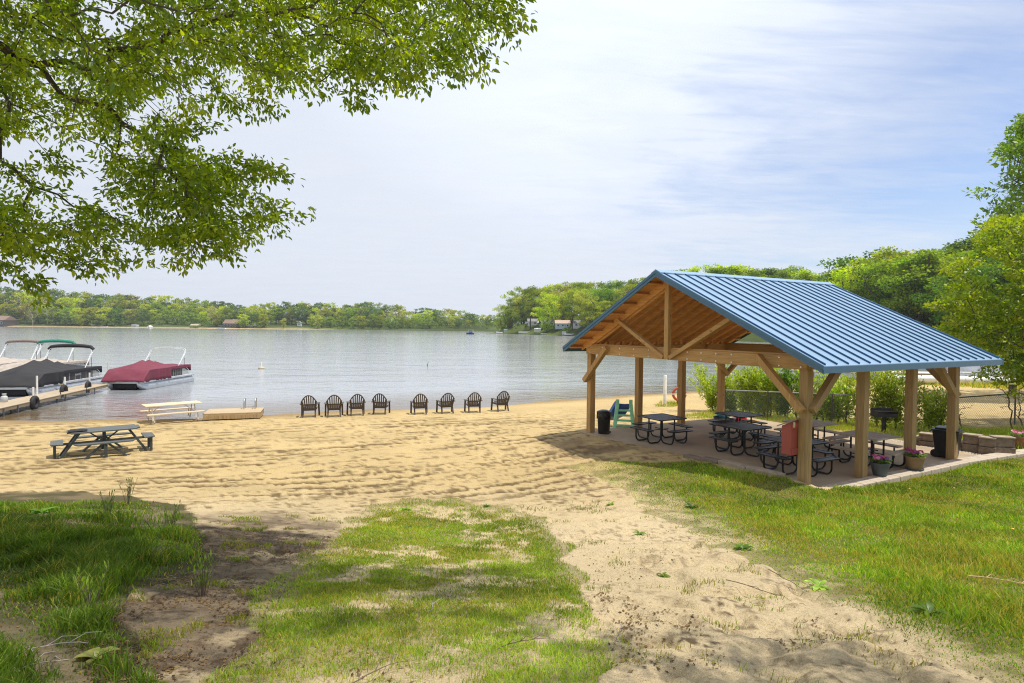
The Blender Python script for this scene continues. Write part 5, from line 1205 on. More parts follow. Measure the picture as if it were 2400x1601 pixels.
def poly_pts(poly, n, dr, rg):
    xs_ = [p[0] for p in poly]; ys_ = [p[1] for p in poly]; out = []
    while len(out) < n:
        x = rg.uniform(min(xs_), max(xs_), 400); y = rg.uniform(min(ys_), max(ys_), 400); k = in_poly(x, y, poly)
        dens = fbm(x * .009, y * .016, 5, 3); k &= rg.uniform(0, 1, 400) < sst(.26, .56, dens) + .05
        for a, b in zip(x[k], y[k]):
            dl = dr[0] + (dr[1] - dr[0]) * np.clip(.5 + .35 * rg.normal() + .4 * (vn(np.array([a * .004]), np.array([b * .004]), 9)[0] - .5), 0, 1)
            out.append(at_y(a, b, dl))
            if len(out) >= n: break
    return np.array(out[:n])
rgt = np.random.default_rng(21)
Pc = np.vstack([poly_pts(p, n, dr, rgt) for p, n, dr in TREE_PX])
_sp = []
for pts_, d_ in SPRAYS:
    pts_ = np.array(pts_, float); seg = np.r_[0, np.cumsum(np.hypot(*np.diff(pts_, axis=0).T))]; nn_ = max(5, int(seg[-1] / 16))
    for q in np.linspace(0, seg[-1], nn_): _sp.append(at_y(np.interp(q, seg, pts_[:, 0]) + rgt.normal() * 4, np.interp(q, seg, pts_[:, 1]) + rgt.normal() * 4, d_ + rgt.normal() * .05))
nsp = len(_sp); Pc = np.vstack([Pc, np.array(_sp)])
# boughs above the picture that shade the foreground grass
oh = []
for (x0_, x1_, y0_, y1_, z0_, z1_, n) in [(-3.6, .6, 2.2, 4.2, 5.9, 7.6, 90), (-.6, 2.3, 4.7, 6.0, 6.9, 8.4, 300), (.5, 2.6, 3.6, 4.3, 6.6, 7.6, 40), (2.3, 4.1, 2.6, 3.5, 6.4, 7.6, 80), (-6, -2.5, 2.5, 6.5, 6.4, 8.6, 110), (-5.2, -1.6, 6.2, 7.4, 7.4, 8.6, 60), (-7.6, -4.2, 5.0, 7.6, 4.9, 7.0, 110), (-7, -2.5, 3.0, 6.0, 7.2, 9.0, 200), (-7.5, -2.0, 5.0, 7.4, 8.2, 10, 170), (-9.5, -6, 4, 7.6, 5.5, 8.0, 110)]:
    n = int(n * 1.1); oh.append(np.stack([rgt.uniform(x0_, x1_, n), rgt.uniform(y0_, y1_, n), rgt.uniform(z0_, z1_, n)], -1))
oh = np.vstack(oh); qx, qy, qz = project(oh); oh = oh[(qy < -60) | (qx < -80)]
Pall = np.vstack([Pc, oh])
troot = np.array([-6.2, 3.4, 5.4])
mbk, Dk = skeleton(Pall, troot, .13, .0032, 1.75, rgt)
tz = h1(-6.0, 1.4)
st = empty('shade_tree', (0, 0, 0), 0, 'large leafy shade tree overhanging the beach with sunlit drooping boughs', 'tree')
mbk.tube([(-6.0, 1.4, tz - .2), (-6.0, 1.4, tz + .15), (-5.95, 1.6, tz + 1.4), (-5.9, 2.3, 4.2), tuple(troot)], [.42, .30, .25, .19, .13], 14)
mbk.build('trunk', M['bark'], st, smooth=True)
cl = [(.085, .135, .012), (.065, .115, .014), (.11, .155, .012), (.055, .095, .014), (.13, .17, .014)]
nP = len(Pc); 
C2 = [Pall]; D2 = [Dk]
# drooping twig sprays: extra cluster centres strung outwards from each node
for k in range(3):
    e = Dk + rgt.normal(size=Dk.shape) * .5; e[:, 2] -= .18; e /= np.linalg.norm(e, axis=1)[:, None]; C2.append(Pall + e * rgt.uniform(.06, .20, (len(Pall), 1))); D2.append(e)
C2 = np.vstack(C2); D2 = np.vstack(D2)
V, Fq, cc = leaf_cloud(C2, D2, .058, 10, np.array([.13, .13, .06]), cl, rgt, droop=.5, aspect=.46, nquad=2)
npmesh('foliage', V, Fq, M['leaf'], st, cc)
# ------------------------------------------------------------------ young tree at the right edge and the taller one behind it
def free_tree(label, base, root, polys, depth, seed, cols, leaf, n_per, spread, r0, mt='leaf_near', extra=None, name='leafy_tree', group=None, rmin=.008):
    rg = np.random.default_rng(seed); P = np.vstack([poly_pts(p, n, depth, rg) for p, n in polys])
    if extra is not None: P = np.vstack([P, extra])
    m, D = skeleton(P, np.array(root), r0, rmin, 2.3, rg); b = Vector(base); r = Vector(root)
    t = empty(name, (0, 0, 0), 0, label, 'tree', group)
    m.tube([b - Vector((0, 0, .2)), b + Vector((0, 0, .12)), b.lerp(r, .5), r], [r0 * 1.9, r0 * 1.35, r0 * 1.1, r0], 10); m.build('trunk', M['bark'], t, smooth=True)
    C = [P]; Dd = [D]; e = D + rg.normal(size=D.shape) * .5; e /= np.linalg.norm(e, axis=1)[:, None]; C.append(P + e * rg.uniform(.1, .5, (len(P), 1)) * spread * 2); Dd.append(e)
    V, Fq, cc = leaf_cloud(np.vstack(C), np.vstack(Dd), leaf, n_per, np.array([spread, spread, spread * .55]), cols, rg, droop=.15, aspect=.5)
    npmesh('foliage', V, Fq, M[mt], t, cc); return t
RT = [([(2700, 480), (2400, 505), (2330, 520), (2290, 560), (2300, 600), (2250, 610), (2215, 640), (2260, 660), (2225, 690), (2180, 715), (2235, 725), (2270, 735), (2205, 765), (2215, 780), (2270, 775), (2260, 800), (2330, 850), (2400, 880), (2700, 900)], 1150),
      ([(2700, 840), (2330, 840), (2275, 868), (2330, 890), (2380, 930), (2700, 960)], 60)]
bx = at_y(2520, 900, 20.5); zb = h1(bx[0], bx[1])
free_tree('bright yellow green young tree reaching in at the right edge behind the roof corner', (bx[0], bx[1], zb), (bx[0] - .3, bx[1], zb + 1.6), RT, (18.0, 23.5), 31, [(.15, .205, .012), (.11, .17, .015), (.19, .23, .012), (.09, .15, .015)], .125, 34, .25, .10)
RT2 = [([(2700, 200), (2405, 268), (2380, 325), (2330, 335), (2300, 370), (2285, 400), (2320, 420), (2310, 440), (2335, 480), (2330, 515), (2370, 520), (2700, 640)], 260), ([(2290, 540), (2400, 520), (2420, 560), (2330, 565)], 24)]
bx = at_y(2560, 800, 33); zb = h1(bx[0], bx[1])
free_tree('tall dark green oak rising above the bright young tree at the right edge', (bx[0], bx[1], zb), (bx[0] - .3, bx[1], zb + 7), RT2, (30, 36), 33, [(.07, .11, .018), (.085, .125, .02), (.05, .085, .016)], .24, 40, .6, .2)
# thin bare saplings by the retaining wall
def sapling(px, py, h, seed, label):
    rg = np.random.default_rng(seed); g = on_ground(px, py); P = []
    for i in range(26):
        q = rg.uniform(.25, 1); P.append([g[0] + rg.normal() * .32 * q - .25 * q, g[1] + rg.normal() * .3 * q, g[2] + h * q])
    P = np.array(P); m, D = skeleton(P, np.array([g[0], g[1], g[2] + .1]), .022, .004, 2.2, rg); m.tube([(g[0], g[1], g[2] - .1), (g[0], g[1], g[2] + .12)], .024, 6)
    t = empty('sapling', (0, 0, 0), 0, label, 'sapling', 'thin saplings by the chain link fence'); m.build('stem', M['twig'], t, smooth=True)
    V, Fq, cc = leaf_cloud(P[8:], D[8:], .06, 4, np.array([.1, .1, .08]), [(.08, .13, .03)], rg); npmesh('foliage', V, Fq, M['leaf_near'], t, cc)
sapling(2372, 1012, 1.75, 41, 'thin sparse sapling below the grey box on the fence')
sapling(2256, 1014, 1.15, 43, 'short bare sapling just outside the rear near post')
sapling(2395, 1000, 1.3, 44, 'thin sapling at the picture edge beside the brown pot')

# ------------------------------------------------------------------ hedge of separate shrubs along the fence
def shrub(px, py, top, wpx, seed, label, cols, dens=1.0, upright=1.0):
    rg = np.random.default_rng(seed); g = on_ground(px, py); D_ = g[1]; h = (py - top) * D_ / F_PX; w_ = 1.45 * wpx * D_ / F_PX
    n = int(70 * dens); P = []
    ns = max(5, int(11 * dens))
    for s_ in range(ns):
        a = rg.uniform(0, 6.28); lean = rg.uniform(.15, 1.25) * w_ * .5; hh = h * rg.uniform(.65, 1.02)
        for q in np.linspace(.18, 1, int(n / ns) + 2):
            P.append([g[0] + math.cos(a) * lean * q ** 1.2 + rg.normal() * .05, g[1] + math.sin(a) * lean * .7 * q ** 1.2 + rg.normal() * .05, g[2] + hh * q])
    P = np.array(P); m, D = skeleton(P, np.array([g[0], g[1], g[2] + .05]), .03, .005, 1.9, rg)
    t = empty('shrub', (0, 0, 0), 0, label, 'shrub', 'shrubs in the hedge along the fence'); m.tube([(g[0], g[1], g[2] - .1), (g[0], g[1], g[2] + .06)], .035, 6); m.build('stem', M['twig'], t, smooth=True)
    k = P[:, 2] > g[2] + .06 * h
    V, Fq, cc = leaf_cloud(P[k], D[k], .10, int(19 * dens), np.array([.15, .15, .20]), cols, rg, droop=-.6, aspect=.5); npmesh('foliage', V, Fq, M['leaf_near'], t, cc)
HC = [(.19, .25, .035), (.14, .20, .03), (.23, .27, .045)]; HD = [(.05, .09, .022), (.065, .11, .025)]
for a in [(1672, 964, 858, 88, 51, 'round light green shrub at the lake end of the hedge', HC, 1.5), (1712, 968, 905, 60, 52, 'low dark shrub at the foot of the rear far post', HD, 1.0), (1742, 972, 846, 52, 53, 'upright shrub just right of the rear far post', HC, 1.2),
          (1776, 976, 850, 50, 54, 'tall stemmy shrub above the rear black table', HC, 1.3), (1806, 976, 846, 50, 55, 'tall light shrub at the middle of the hedge', HC, 1.2), (1838, 982, 862, 44, 56, 'dark ivy-like shrub above the red box', HD, 1.3), (1868, 984, 858, 42, 57, 'light shrub behind the knee brace of the near corner post', HC, .9),
          (1912, 988, 884, 40, 58, 'shrub just right of the near corner post', HC, .9), (1945, 990, 905, 44, 59, 'loose low shrub left of the slim one by the second near post', HC, .9), (1984, 994, 872, 36, 60, 'slim shrub left of the second near post', HC, .8), (2056, 1002, 858, 44, 61, 'tall shrub right of the second near post', HC, 1.0),
          (2100, 1004, 858, 46, 62, 'leafy shrub behind the park grill', HC, 1.1), (2135, 1008, 880, 40, 63, 'shrub behind the third near post', HC, .8), (2178, 1010, 912, 46, 64, 'small shrub between the third near post and the rear near post', HC, 1.0), (2205, 1012, 905, 36, 65, 'thin shrub at the fence corner', HC, .7), (1692, 966, 872, 50, 66, 'second light shrub at the lake end, between the round one and the rear far post', HC, 1.0), (1758, 974, 862, 46, 67, 'short bushy shrub between the upright and the tall stemmy shrub', HC, 1.0), (1792, 977, 868, 46, 68, 'bushy shrub left of the tall light shrub', HC, 1.0), (1823, 980, 858, 44, 69, 'shrub between the tall light one and the ivy-like one', HC, 1.0),
          (1928, 990, 868, 40, 70, 'taller shrub just behind the loose gap right of the corner post', HC, .9), (1965, 992, 884, 40, 71, 'small shrub left of the slim one', HC, .9), (2012, 998, 866, 40, 72, 'shrub partly behind the second near post', HC, .9), (2078, 1003, 866, 42, 73, 'shrub between the tall one and the grill', HC, 1.0)]:
    shrub(*a)

# ------------------------------------------------------------------ chain link fence
fpts = [at_z(1700, 914.5, .86), at_z(1800, 918.5, .86), at_z(1951, 924, .86), at_z(2208, 934.5, .86), at_z(2380, 922.5, .92), at_z(2640, 905, .95)]
fn = empty('chain_link_fence', (0, 0, 0), 0, 'chain link fence between the pavilion hedge and the second beach', 'fence')
rail = MB(); rail2 = MB(); wire = MB()
for i, (a, b) in enumerate(zip(fpts[:-1], fpts[1:])):
    a = Vector(a); b = Vector(b); (rail if i < 3 else rail2).tube([a, b], .024, 8)
    ln = (Vector((b.x, b.y, 0)) - Vector((a.x, a.y, 0))).length; dx = (b - a) / ln; hgt = 1.15; sp = .105
    k = -hgt
    while k < ln:
        for sg in (1, -1):
            s0, s1 = max(0, k), min(ln, k + hgt)
            if s1 - s0 > .05:
                z0 = (s0 - k); z1 = (s1 - k)
                if sg < 0: z0, z1 = hgt - z0, hgt - z1
                p = a + dx * s0; q = a + dx * s1
                wire.tube([(p.x, p.y, p.z - hgt + z0), (q.x, q.y, q.z - hgt + z1)], .0034, 3, caps=False)
        k += sp
rail.build('top_rail', M['wire'], fn, smooth=True); rail2.build('top_rail', M['rail_dk'], fn, smooth=True)
wire.build('wire_mesh', M['wire'], fn, fix=False)
for i, p in enumerate(fpts):
    MB().tube([(p[0], p[1], p[2] - 1.5), (p[0], p[1], p[2] + .03)], .035 if i == 3 else .028, 8).build('post', M['rail_dk'], fn, smooth=True)
p = at_z(2368, 915, 1.0); bq = empty('nest_box', (p[0], p[1] - .1, .93), rad(18), 'small grey framed box with cream front on the fence rail', 'box')
MB().box((0, 0, .14), (.26, .14, .27)).build('box_body', M['birdbox'], bq, bevel=.01); MB().box((0, -.075, .13), (.19, .012, .2)).build('front_panel', M['cream'], bq); MB().box((0, -.01, .29), (.31, .2, .025)).build('roof', M['birdbox'], bq)

# ------------------------------------------------------------------ woods across the lake and on the right-hand hill
def tree_variant(seed, h, kind):
    """crown (V,F,C) and trunk (V,F) for a tree h metres tall standing at the origin"""
    rg = np.random.default_rng(seed)
    pal = {'bright': [(.165, .20, .022), (.13, .175, .024), (.19, .21, .024)], 'mid': [(.10, .14, .026), (.08, .12, .024), (.12, .155, .028)], 'dark': [(.04, .075, .022), (.052, .09, .025)], 'olive': [(.15, .165, .05), (.19, .19, .065), (.12, .14, .04)], 'pale': [(.21, .20, .10), (.17, .175, .075)]}[kind[0]]
    w_ = h * kind[1]; z0 = h * kind[2]; nC = int(46 * kind[3]); P = []
    while len(P) < nC:
        q = rg.uniform(0, 1); prof = math.sin(min(1, q / .62) * math.pi / 2) ** .7 if q < .62 else math.sqrt(max(0, 1 - ((q - .62) / .40) ** 2))
        a = rg.uniform(0, 6.28); r = w_ * .5 * prof * math.sqrt(rg.uniform(.12, 1)) * (1 + .22 * math.sin(a * 3 + seed)); P.append([r * math.cos(a), r * math.sin(a), z0 + (h * .97 - z0) * q])
    P = np.array(P); m, D = skeleton(P, np.array([0, 0, z0 * .8]), h * .016, h * .0022, 2.2, rg)
    m.tube([(0, 0, -1.5), (0, 0, 0), (rg.normal() * .1, 0, z0 * .4), (0, 0, z0 * .8)], [h * .026, h * .022, h * .018, h * .016], 8)
    return P, D, m, pal, rg, w_
KINDS = [('bright', .68, .12, 1.2), ('mid', .72, .12, 1.3), ('dark', .62, .10, 1.2), ('olive', .64, .14, 1.0), ('mid', .52, .12, 1.0), ('bright', .56, .08, 1.1), ('dark', .76, .2, 1.3), ('pale', .60, .32, .6), ('mid', .62, .40, .9)]
FARV = []; NEARV = []
for i, kd in enumerate(KINDS):
    P, D, m, pal, rg, w_ = tree_variant(200 + i, 20.0, kd)
    np_, sz, sp = (34, .95, 1.9) if kd[0] != 'pale' else (14, .7, 1.9)
    V, Fq, cc = leaf_cloud(P, D, sz, np_, np.array([sp, sp, sp * .62]), pal, rg, droop=.0, aspect=.75)
    c = npmesh('crown', V, Fq, M['leaf_far'], None, cc, link=False)
    tme = m.build('trunk', M['bark_pale' if kd[0] == 'pale' else 'bark'], None, smooth=True); COL.objects.unlink(tme)
    FARV.append((kd[0], c, tme))
    np_, sz, sp = (130, .50, 1.95) if kd[0] != 'pale' else (50, .4, 1.9)
    V, Fq, cc = leaf_cloud(P, D, sz, np_, np.array([sp, sp, sp * .6]), pal, rg, droop=.1, aspect=.7)
    c2 = npmesh('crown', V, Fq, M['leaf_hill'], None, cc, link=False); NEARV.append((kd[0], c2, tme))
CN = {'bright': 'bright spring green', 'mid': 'mid green', 'dark': 'dark green', 'olive': 'yellowish olive', 'pale': 'pale brownish sparse'}
rgv = random.Random(77); NT = 0
def plant(vset, vi, x, y, z, h, wk, label, group):
    global NT
    kd, c, tr = vset[vi]; t = empty('tree', (x, y, z), rgv.uniform(0, 6.28), label, 'tree', group); s_ = h / 20.0; t.scale = (s_ * wk, s_ * wk, s_)
    for o in (tr, c): q = o.copy(); COL.objects.link(q); q.parent = t
    NT += 1
def interp(x, tbl): return float(np.interp(x, [a for a, _ in tbl], [b for _, b in tbl]))
SKY = [(-200, 680), (0, 683), (60, 677), (120, 681), (150, 689), (200, 691), (240, 684), (262, 687), (300, 693), (350, 699), (400, 702), (430, 700), (470, 708), (560, 712), (700, 714), (800, 716), (880, 713), (940, 716), (980, 727), (1020, 722), (1060, 729), (1110, 736), (1200, 738)]
ZONES = [(-300, 130, 'behind the brown roofed shelter'), (130, 210, 'left of the small yellow shore bush'), (210, 340, 'behind the grey shore sheds'), (340, 470, 'above the white dome tent on the shore'), (470, 600, 'around the brown house across the lake'), (600, 760, 'above the sloping lawn across the lake'), (760, 960, 'right of the sloping lawn across the lake'), (960, 1200, 'behind the moored blue boat')]
def zone(px, Z): return next((n for a, b, n in Z if a <= px < b), Z[-1][2])
GFAR = 'trees in the wood across the lake'
def wood_row(xs_, dist, frac, jit, vset, SK, Z, grp, bias, row, hmax=30):
    for px in xs_:
        px = px + rgv.uniform(-5, 5); y = dist(px) + rgv.uniform(-4, 4); base = at_y(px, 770, y); x = base[0]; zg, sdg = land_h(np.array([x]), np.array([y])); zg = float(zg[0])
        if float(sdg[0]) < 3: continue
        top = interp(px, SK) + rgv.uniform(-jit, jit); zt = at_y(px, top, y)[2]; h = max(5, min(hmax, (zt - zg) * frac * rgv.uniform(.94, 1.06)))
        vi = rgv.choices(range(len(KINDS)), bias)[0]; kd = vset[vi][0]
        plant(vset, vi, x, y, zg - .3, h, rgv.uniform(1.05, 1.5), f'{CN[kd]} tree, {row} row, {zone(px, Z)}', grp)
fd = lambda px: 505 + 8 * math.sin(px * .02)
wood_row(range(-60, 1190, 17), lambda p: fd(p) + 75, 1.0, 7, FARV, SKY, ZONES, GFAR, [3, 5, 4, 2, 2, 1, 4, 0, 0], 'back')
wood_row(range(-60, 1180, 19), lambda p: fd(p) + 42, .82, 6, FARV, SKY, ZONES, GFAR, [4, 5, 2, 3, 2, 3, 2, .6, .5], 'middle')
wood_row([p for p in range(-50, 1110, 23) if not (505 < p < 560 or 625 < p < 720)], lambda p: fd(p) + 14 + 8 * rgv.random(), .55, 5, FARV, SKY, ZONES, GFAR, [4, 4, 1, 4, 3, 4, 1, .5, 0], 'front')
for px, top, yy, vi in [(35, 690, 530, 7), (77, 716, 512, 7), (112, 700, 525, 7), (497, 715, 522, 7), (190, 746, 509, 5), (665, 746, 512, 3), (745, 738, 512, 3), (530, 720, 520, 4)]:
    b = at_y(px, 766, yy); zg = lh1(b[0], b[1]); zt = at_y(px, top, yy)[2]; plant(FARV, vi, b[0], b[1], zg - .2, max(4, zt - zg), 1.0, f'{CN[KINDS[vi][0]]} single tree standing forward {zone(px, ZONES)}', GFAR)
# promontory
SKP = [(1100, 735), (1120, 730), (1150, 712), (1180, 700), (1215, 687), (1240, 676), (1280, 674), (1320, 672), (1345, 668), (1390, 664), (1440, 661), (1500, 652), (1600, 634), (1660, 628), (1730, 624), (1800, 630), (1880, 622), (1930, 640), (1965, 642)]
ZP = [(1000, 1180, 'at the tip of the wooded point'), (1180, 1260, 'left of the white cottages on the point'), (1260, 1330, 'behind the white cottages on the point'), (1330, 1600, 'right of the white cottages on the point'), (1600, 1800, 'above the left half of the blue roof'), (1800, 2000, 'above the right half of the blue roof')]
GP = 'trees on the wooded point'
tip = lambda p: interp(p, [(1100, 372), (1150, 352), (1200, 335), (1260, 315), (1330, 285), (1400, 262), (1500, 235), (1600, 215), (1700, 200), (1800, 190), (1960, 180)])
wood_row(range(1140, 1960, 20), lambda p: tip(p) + 46, 1.0, 6, NEARV, SKP, ZP, GP, [4, 5, 2, 1, 2, 2, 2, 0, 1], 'back')
wood_row(range(1128, 1560, 24), lambda p: tip(p) + 26, .84, 5, NEARV, SKP, ZP, GP, [4, 5, 1, 2, 2, 3, 1, 0, 2], 'middle')
wood_row([1122, 1136, 1150, 1166, 1190, 1206, 1378, 1420, 1450], lambda p: tip(p) + 9, .62, 6, NEARV, SKP, ZP, GP, [4, 4, 1, 2, 3, 4, 0, 0, 2], 'front')
for px, top, yy, vi, wk in [(1243, 676, 322, 8, .9), (1281, 688, 303, 0, 1.0), (1342, 690, 282, 8, .8), (1372, 682, 272, 3, 1.0)]:
    b = at_y(px, 770, yy); zg = lh1(b[0], b[1]); zt = at_y(px, top, yy)[2]; plant(NEARV, vi, b[0], b[1], zg - .3, zt - zg, wk, f'{CN[KINDS[vi][0]]} tall single tree before the cottages on the point', GP)
# the hill on the right
SKH = [(1920, 646), (1965, 640), (2000, 616), (2060, 599), (2120, 588), (2180, 582), (2250, 577), (2320, 565), (2400, 550), (2600, 530)]
ZH = [(1900, 2050, 'on the hill just right of the roof ridge'), (2050, 2180, 'on the middle of the right-hand hill'), (2180, 3000, 'on the hill behind the yellow green tree')]
GH = 'trees on the right-hand hill'
hd = lambda p: interp(p, [(1920, 150), (2100, 128), (2300, 112), (2600, 100)])
wood_row(range(1950, 2600, 34), lambda p: hd(p) + 34, 1.0, 6, NEARV, SKH, ZH, GH, [3, 5, 2, 0, 0, 1, 3, 0, 4], 'back')
wood_row(range(1940, 2560, 38), lambda p: hd(p) + 14, .93, 8, NEARV, SKH, ZH, GH, [4, 4, 2, 0, 0, 1, 2, 0, 5], 'middle')
wood_row(range(1960, 2560, 52), lambda p: hd(p) - 4, .78, 10, NEARV, SKH, ZH, GH, [3, 4, 3, 0, 0, 0, 2, 0, 6], 'front')


# brushy undergrowth that closes the wood towards the water: one uncountable mass
rgu = np.random.default_rng(88); C = []
for px in np.arange(-80, 1185, 2.2):
    for k in range(3):
        y = fd(px) + 6 + 55 * rgu.uniform(); b = at_y(px + rgu.normal() * 2, 765, y)
        if (500 < px < 565 and y < 540) or (615 < px < 730 and y < 545): continue
        C.append((b[0], b[1], rgu.uniform(.5, 5.5)))
for px in np.arange(1120, 1560, 3):
    for k in range(2):
        y = tip(px) + 4 + 40 * rgu.uniform(); b = at_y(px, 770, y)
        if 1225 < px < 1375 and y < tip(px) + 24: C.append((b[0], b[1], rgu.uniform(.1, .6)) if y < tip(px) + 9 else (b[0], b[1], -3.)); continue
        C.append((b[0], b[1], rgu.uniform(.4, 3.0)))
for px in np.arange(1950, 2600, 4):
    for k in range(2): y = hd(px) + 6 + 40 * rgu.uniform(); b = at_y(px, 770, y); C.append((b[0], b[1], rgu.uniform(.4, 3.0)))
C = np.array(C); zl, sl2 = land_h(C[:, 0], C[:, 1]); C = C[sl2 > 2]; zl = zl[sl2 > 2]; C[:, 2] += zl
V, Fq, cc = leaf_cloud(C, np.tile([0, 0, 1.], (len(C), 1)), .9, 16, np.array([1.8, 1.8, 1.1]), [(.045, .075, .02), (.06, .095, .022), (.08, .115, .03), (.04, .065, .02)], rgu, droop=0, aspect=.8)
o = npmesh('undergrowth', V, Fq, M['leaf_far'], None, cc); tag(o, 'bushy green undergrowth between the trees round the lake', 'undergrowth', kind='stuff')

# ------------------------------------------------------------------ houses, sheds and small craft across the water
def house(px, y, wpx, hpx, roofm, wallm, label, rz=0.0, dep=.8, base=None, roof_k=.45, win=3, cat='house', py=None, gable='x', group='houses across the lake'):
    b = at_y(px, py or 765, y); zg = (base if base is not None else lh1(b[0], b[1])) - .2; W_ = wpx * y / F_PX; Hh = hpx * y / F_PX; Dp = W_ * dep; wall = Hh * (1 - roof_k)
    t = empty('house', (b[0], b[1], zg), rz, label, cat, group)
    MB().box((0, 0, wall / 2 - .4), (W_, Dp, wall + .8)).build('wall', M[wallm], t)
    ov = .35
    if gable == 'x': MB().prism([(-Dp / 2 - ov, wall), (Dp / 2 + ov, wall), (0, Hh)], 'x', -W_ / 2 - ov, W_ / 2 + ov).build('roof', M[roofm], t)
    else: MB().prism([(-W_ / 2 - ov, wall), (W_ / 2 + ov, wall), (0, Hh)], 'y', -Dp / 2 - ov, Dp / 2 + ov).build('roof', M[roofm], t)
    for k in range(win):
        x = -W_ / 2 + W_ * (k + .5) / win; f = MB().box((x, -Dp / 2 - .03, wall * .55), (W_ / win * .42, .08, wall * .45)).build('window', M['white'], t)
        MB().box((x, -Dp / 2 - .08, wall * .55), (W_ / win * .34, .03, wall * .37)).build('pane', M['win_dark'], f)
    return t
house(2, 510, 46, 24, 'roof_brown', 'wall_dark', 'brown roofed lakeside shelter at the far left edge of the shore', win=4)
house(300, 545, 13, 10, 'roof_grey', 'wall_white', 'small white house glimpsed between the trees above the grey sheds', base=4.5, win=2)
house(347, 545, 14, 9, 'roof_grey', 'wall_tan', 'cream house half hidden behind the yellowish tree by the tent', base=4.5, win=2)
house(415, 545, 20, 10, 'roof_grey', 'wall_white', 'white house with a flat grey roof above the stairs', base=4.5, roof_k=.3)
house(545, 516, 32, 19, 'roof_brown', 'wall_dark', 'brown house with a wide dark porch across the lake', win=5, roof_k=.5)
house(585, 520, 26, 9, 'roof_grey', 'wall_dark', 'long dark boathouse right of the brown house', win=3, base=0)
house(702, 535, 9, 10, 'roof_grey', 'wall_white', 'steep little grey gabled house beside the sloping lawn', base=3, gable='y', win=1)
house(1248, 331, 22, 15, 'roof_grey', 'wall_white', 'white cottage behind the tall forked trunk on the point', win=2, group='cottages on the wooded point')
house(1283, 314, 30, 18, 'roof_grey', 'wall_white', 'white cottage with a steep grey roof in the middle of the point', win=3, group='cottages on the wooded point')
house(1318, 299, 33, 18, 'roof_pink', 'wall_blue', 'pale blue cottage with a faded pink roof on the point', win=3, group='cottages on the wooded point')
house(1356, 285, 26, 17, 'roof_grey', 'wall_white', 'white cottage nearest the pavilion roof on the point', win=2, group='cottages on the wooded point')
house(1207, 344, 9, 8, 'roof_grey', 'wall_blue', 'small pale blue shed left of the cottages', win=1, group='cottages on the wooded point')
def shed(px, py, y, w_, h_, wallm, roofm, label, win=0, z=None):
    b = at_y(px, py, y); zg = lh1(b[0], b[1]) if z is None else z; t = empty('shed', (b[0], b[1], zg - .2), 0, label, 'shed', 'sheds along the far shore'); W_ = w_ * y / F_PX; Hh = h_ * y / F_PX + .2
    MB().box((0, 0, Hh * .42), (W_, W_ * .8, Hh * .84)).build('wall', M[wallm], t); MB().prism([(-W_ * .45, Hh * .8), (W_ * .45, Hh * .8), (0, Hh)], 'x', -W_ / 2 - .1, W_ / 2 + .1).build('roof', M[roofm], t)
shed(219, 765, 513, 8, 5, 'roof_grey', 'roof_grey', 'grey shed right of the yellow shore bush')
shed(317, 765, 513, 12, 6, 'wall_white', 'roof_grey', 'pale shed under the yellowish tree by the white tent')
shed(1260, 780, 312, 15, 9, 'wall_white', 'wall_white', 'white shed beside the white fence on the point')
shed(1322, 780, 283, 9, 7, 'wall_white', 'wall_white', 'small white shed near the water right of the point cottages')
shed(1185, 776, 338, 8, 7, 'wall_blue', 'roof_grey', 'little blue grey shed near the tip of the point')
b = at_y(1232, 782, 318); t = empty('fence', (b[0], b[1], lh1(b[0], b[1]) - .1), rad(-8), 'white board fence at the water edge of the point', 'fence'); MB().box((0, 0, .65), (7.6, .08, 1.0)).build('boards', M['white'], t)
for k in range(6): MB().box((-3.8 + k * 1.52, .08, .6), (.14, .14, 1.3)).build('post', M['white'], t)
def small_boat(px, py, y, ln, m1, label, top=None, z=ZW, grp='small craft on the far shore'):
    b = at_y(px, py, y); t = empty('small_boat', (b[0], b[1], z), rgv.uniform(-.3, .3), label, 'boat', grp); rows = []
    for j in range(9):
        q = j / 8; w_ = ln * .17 * math.sin(math.pi * min(1, .08 + q * .75)) ** .7; rows.append([(ln * (q - .5), w_, .55 + .2 * (1 - q) ** 2), (ln * (q - .5), w_ * .7, .0), (ln * (q - .5), 0, -.1), (ln * (q - .5), -w_ * .7, .0), (ln * (q - .5), -w_, .55 + .2 * (1 - q) ** 2)])
    MB().grid(rows).build('hull', M[m1], t, smooth=True, solid=.05); MB().box((0, 0, .5), (ln * .7, ln * .25, .12)).build('deck', M['beige'], t)
    if top:
        MB().box((.1 * ln, 0, 2.3), (ln * .62, ln * .34, .1)).build('canopy', M['beige'], t)
        for a in (-.2, .38):
            for e_ in (-1, 1): MB().tube([(a * ln, e_ * ln * .15, .5), (a * ln, e_ * ln * .15, 2.3)], .05, 6).build('canopy_pole', M['white'], t)
        MB().box((0, 0, .95), (ln * .6, ln * .3, .75)).build('cover', M[top], t)
small_boat(1102, 779, 300, 3.9, 'hull_dark', 'pontoon boat with a blue cover and pale canopy moored off the point', 'blue_tarp')
small_boat(1170, 781, 333, 3.5, 'white', 'white rowing boat drawn up near the blue grey shed', z=-.2)
small_boat(1283, 785, 300, 7, 'alu', 'row of pale docked boat hulls at the middle of the point', z=-.5)
small_boat(1335, 787, 275, 5, 'white', 'white boat pulled up on the bank of the point nearest the pavilion', z=-.2)
small_boat(243, 766, 508, 7, 'alu', 'silver boat upturned on the far sand right of the grey shed', z=-.1)
small_boat(520, 770, 495, 7, 'white', 'low white boat on the water before the brown house')
small_boat(452, 767, 505, 4, 'tarp', 'small covered boat beside the tan boat shelter')
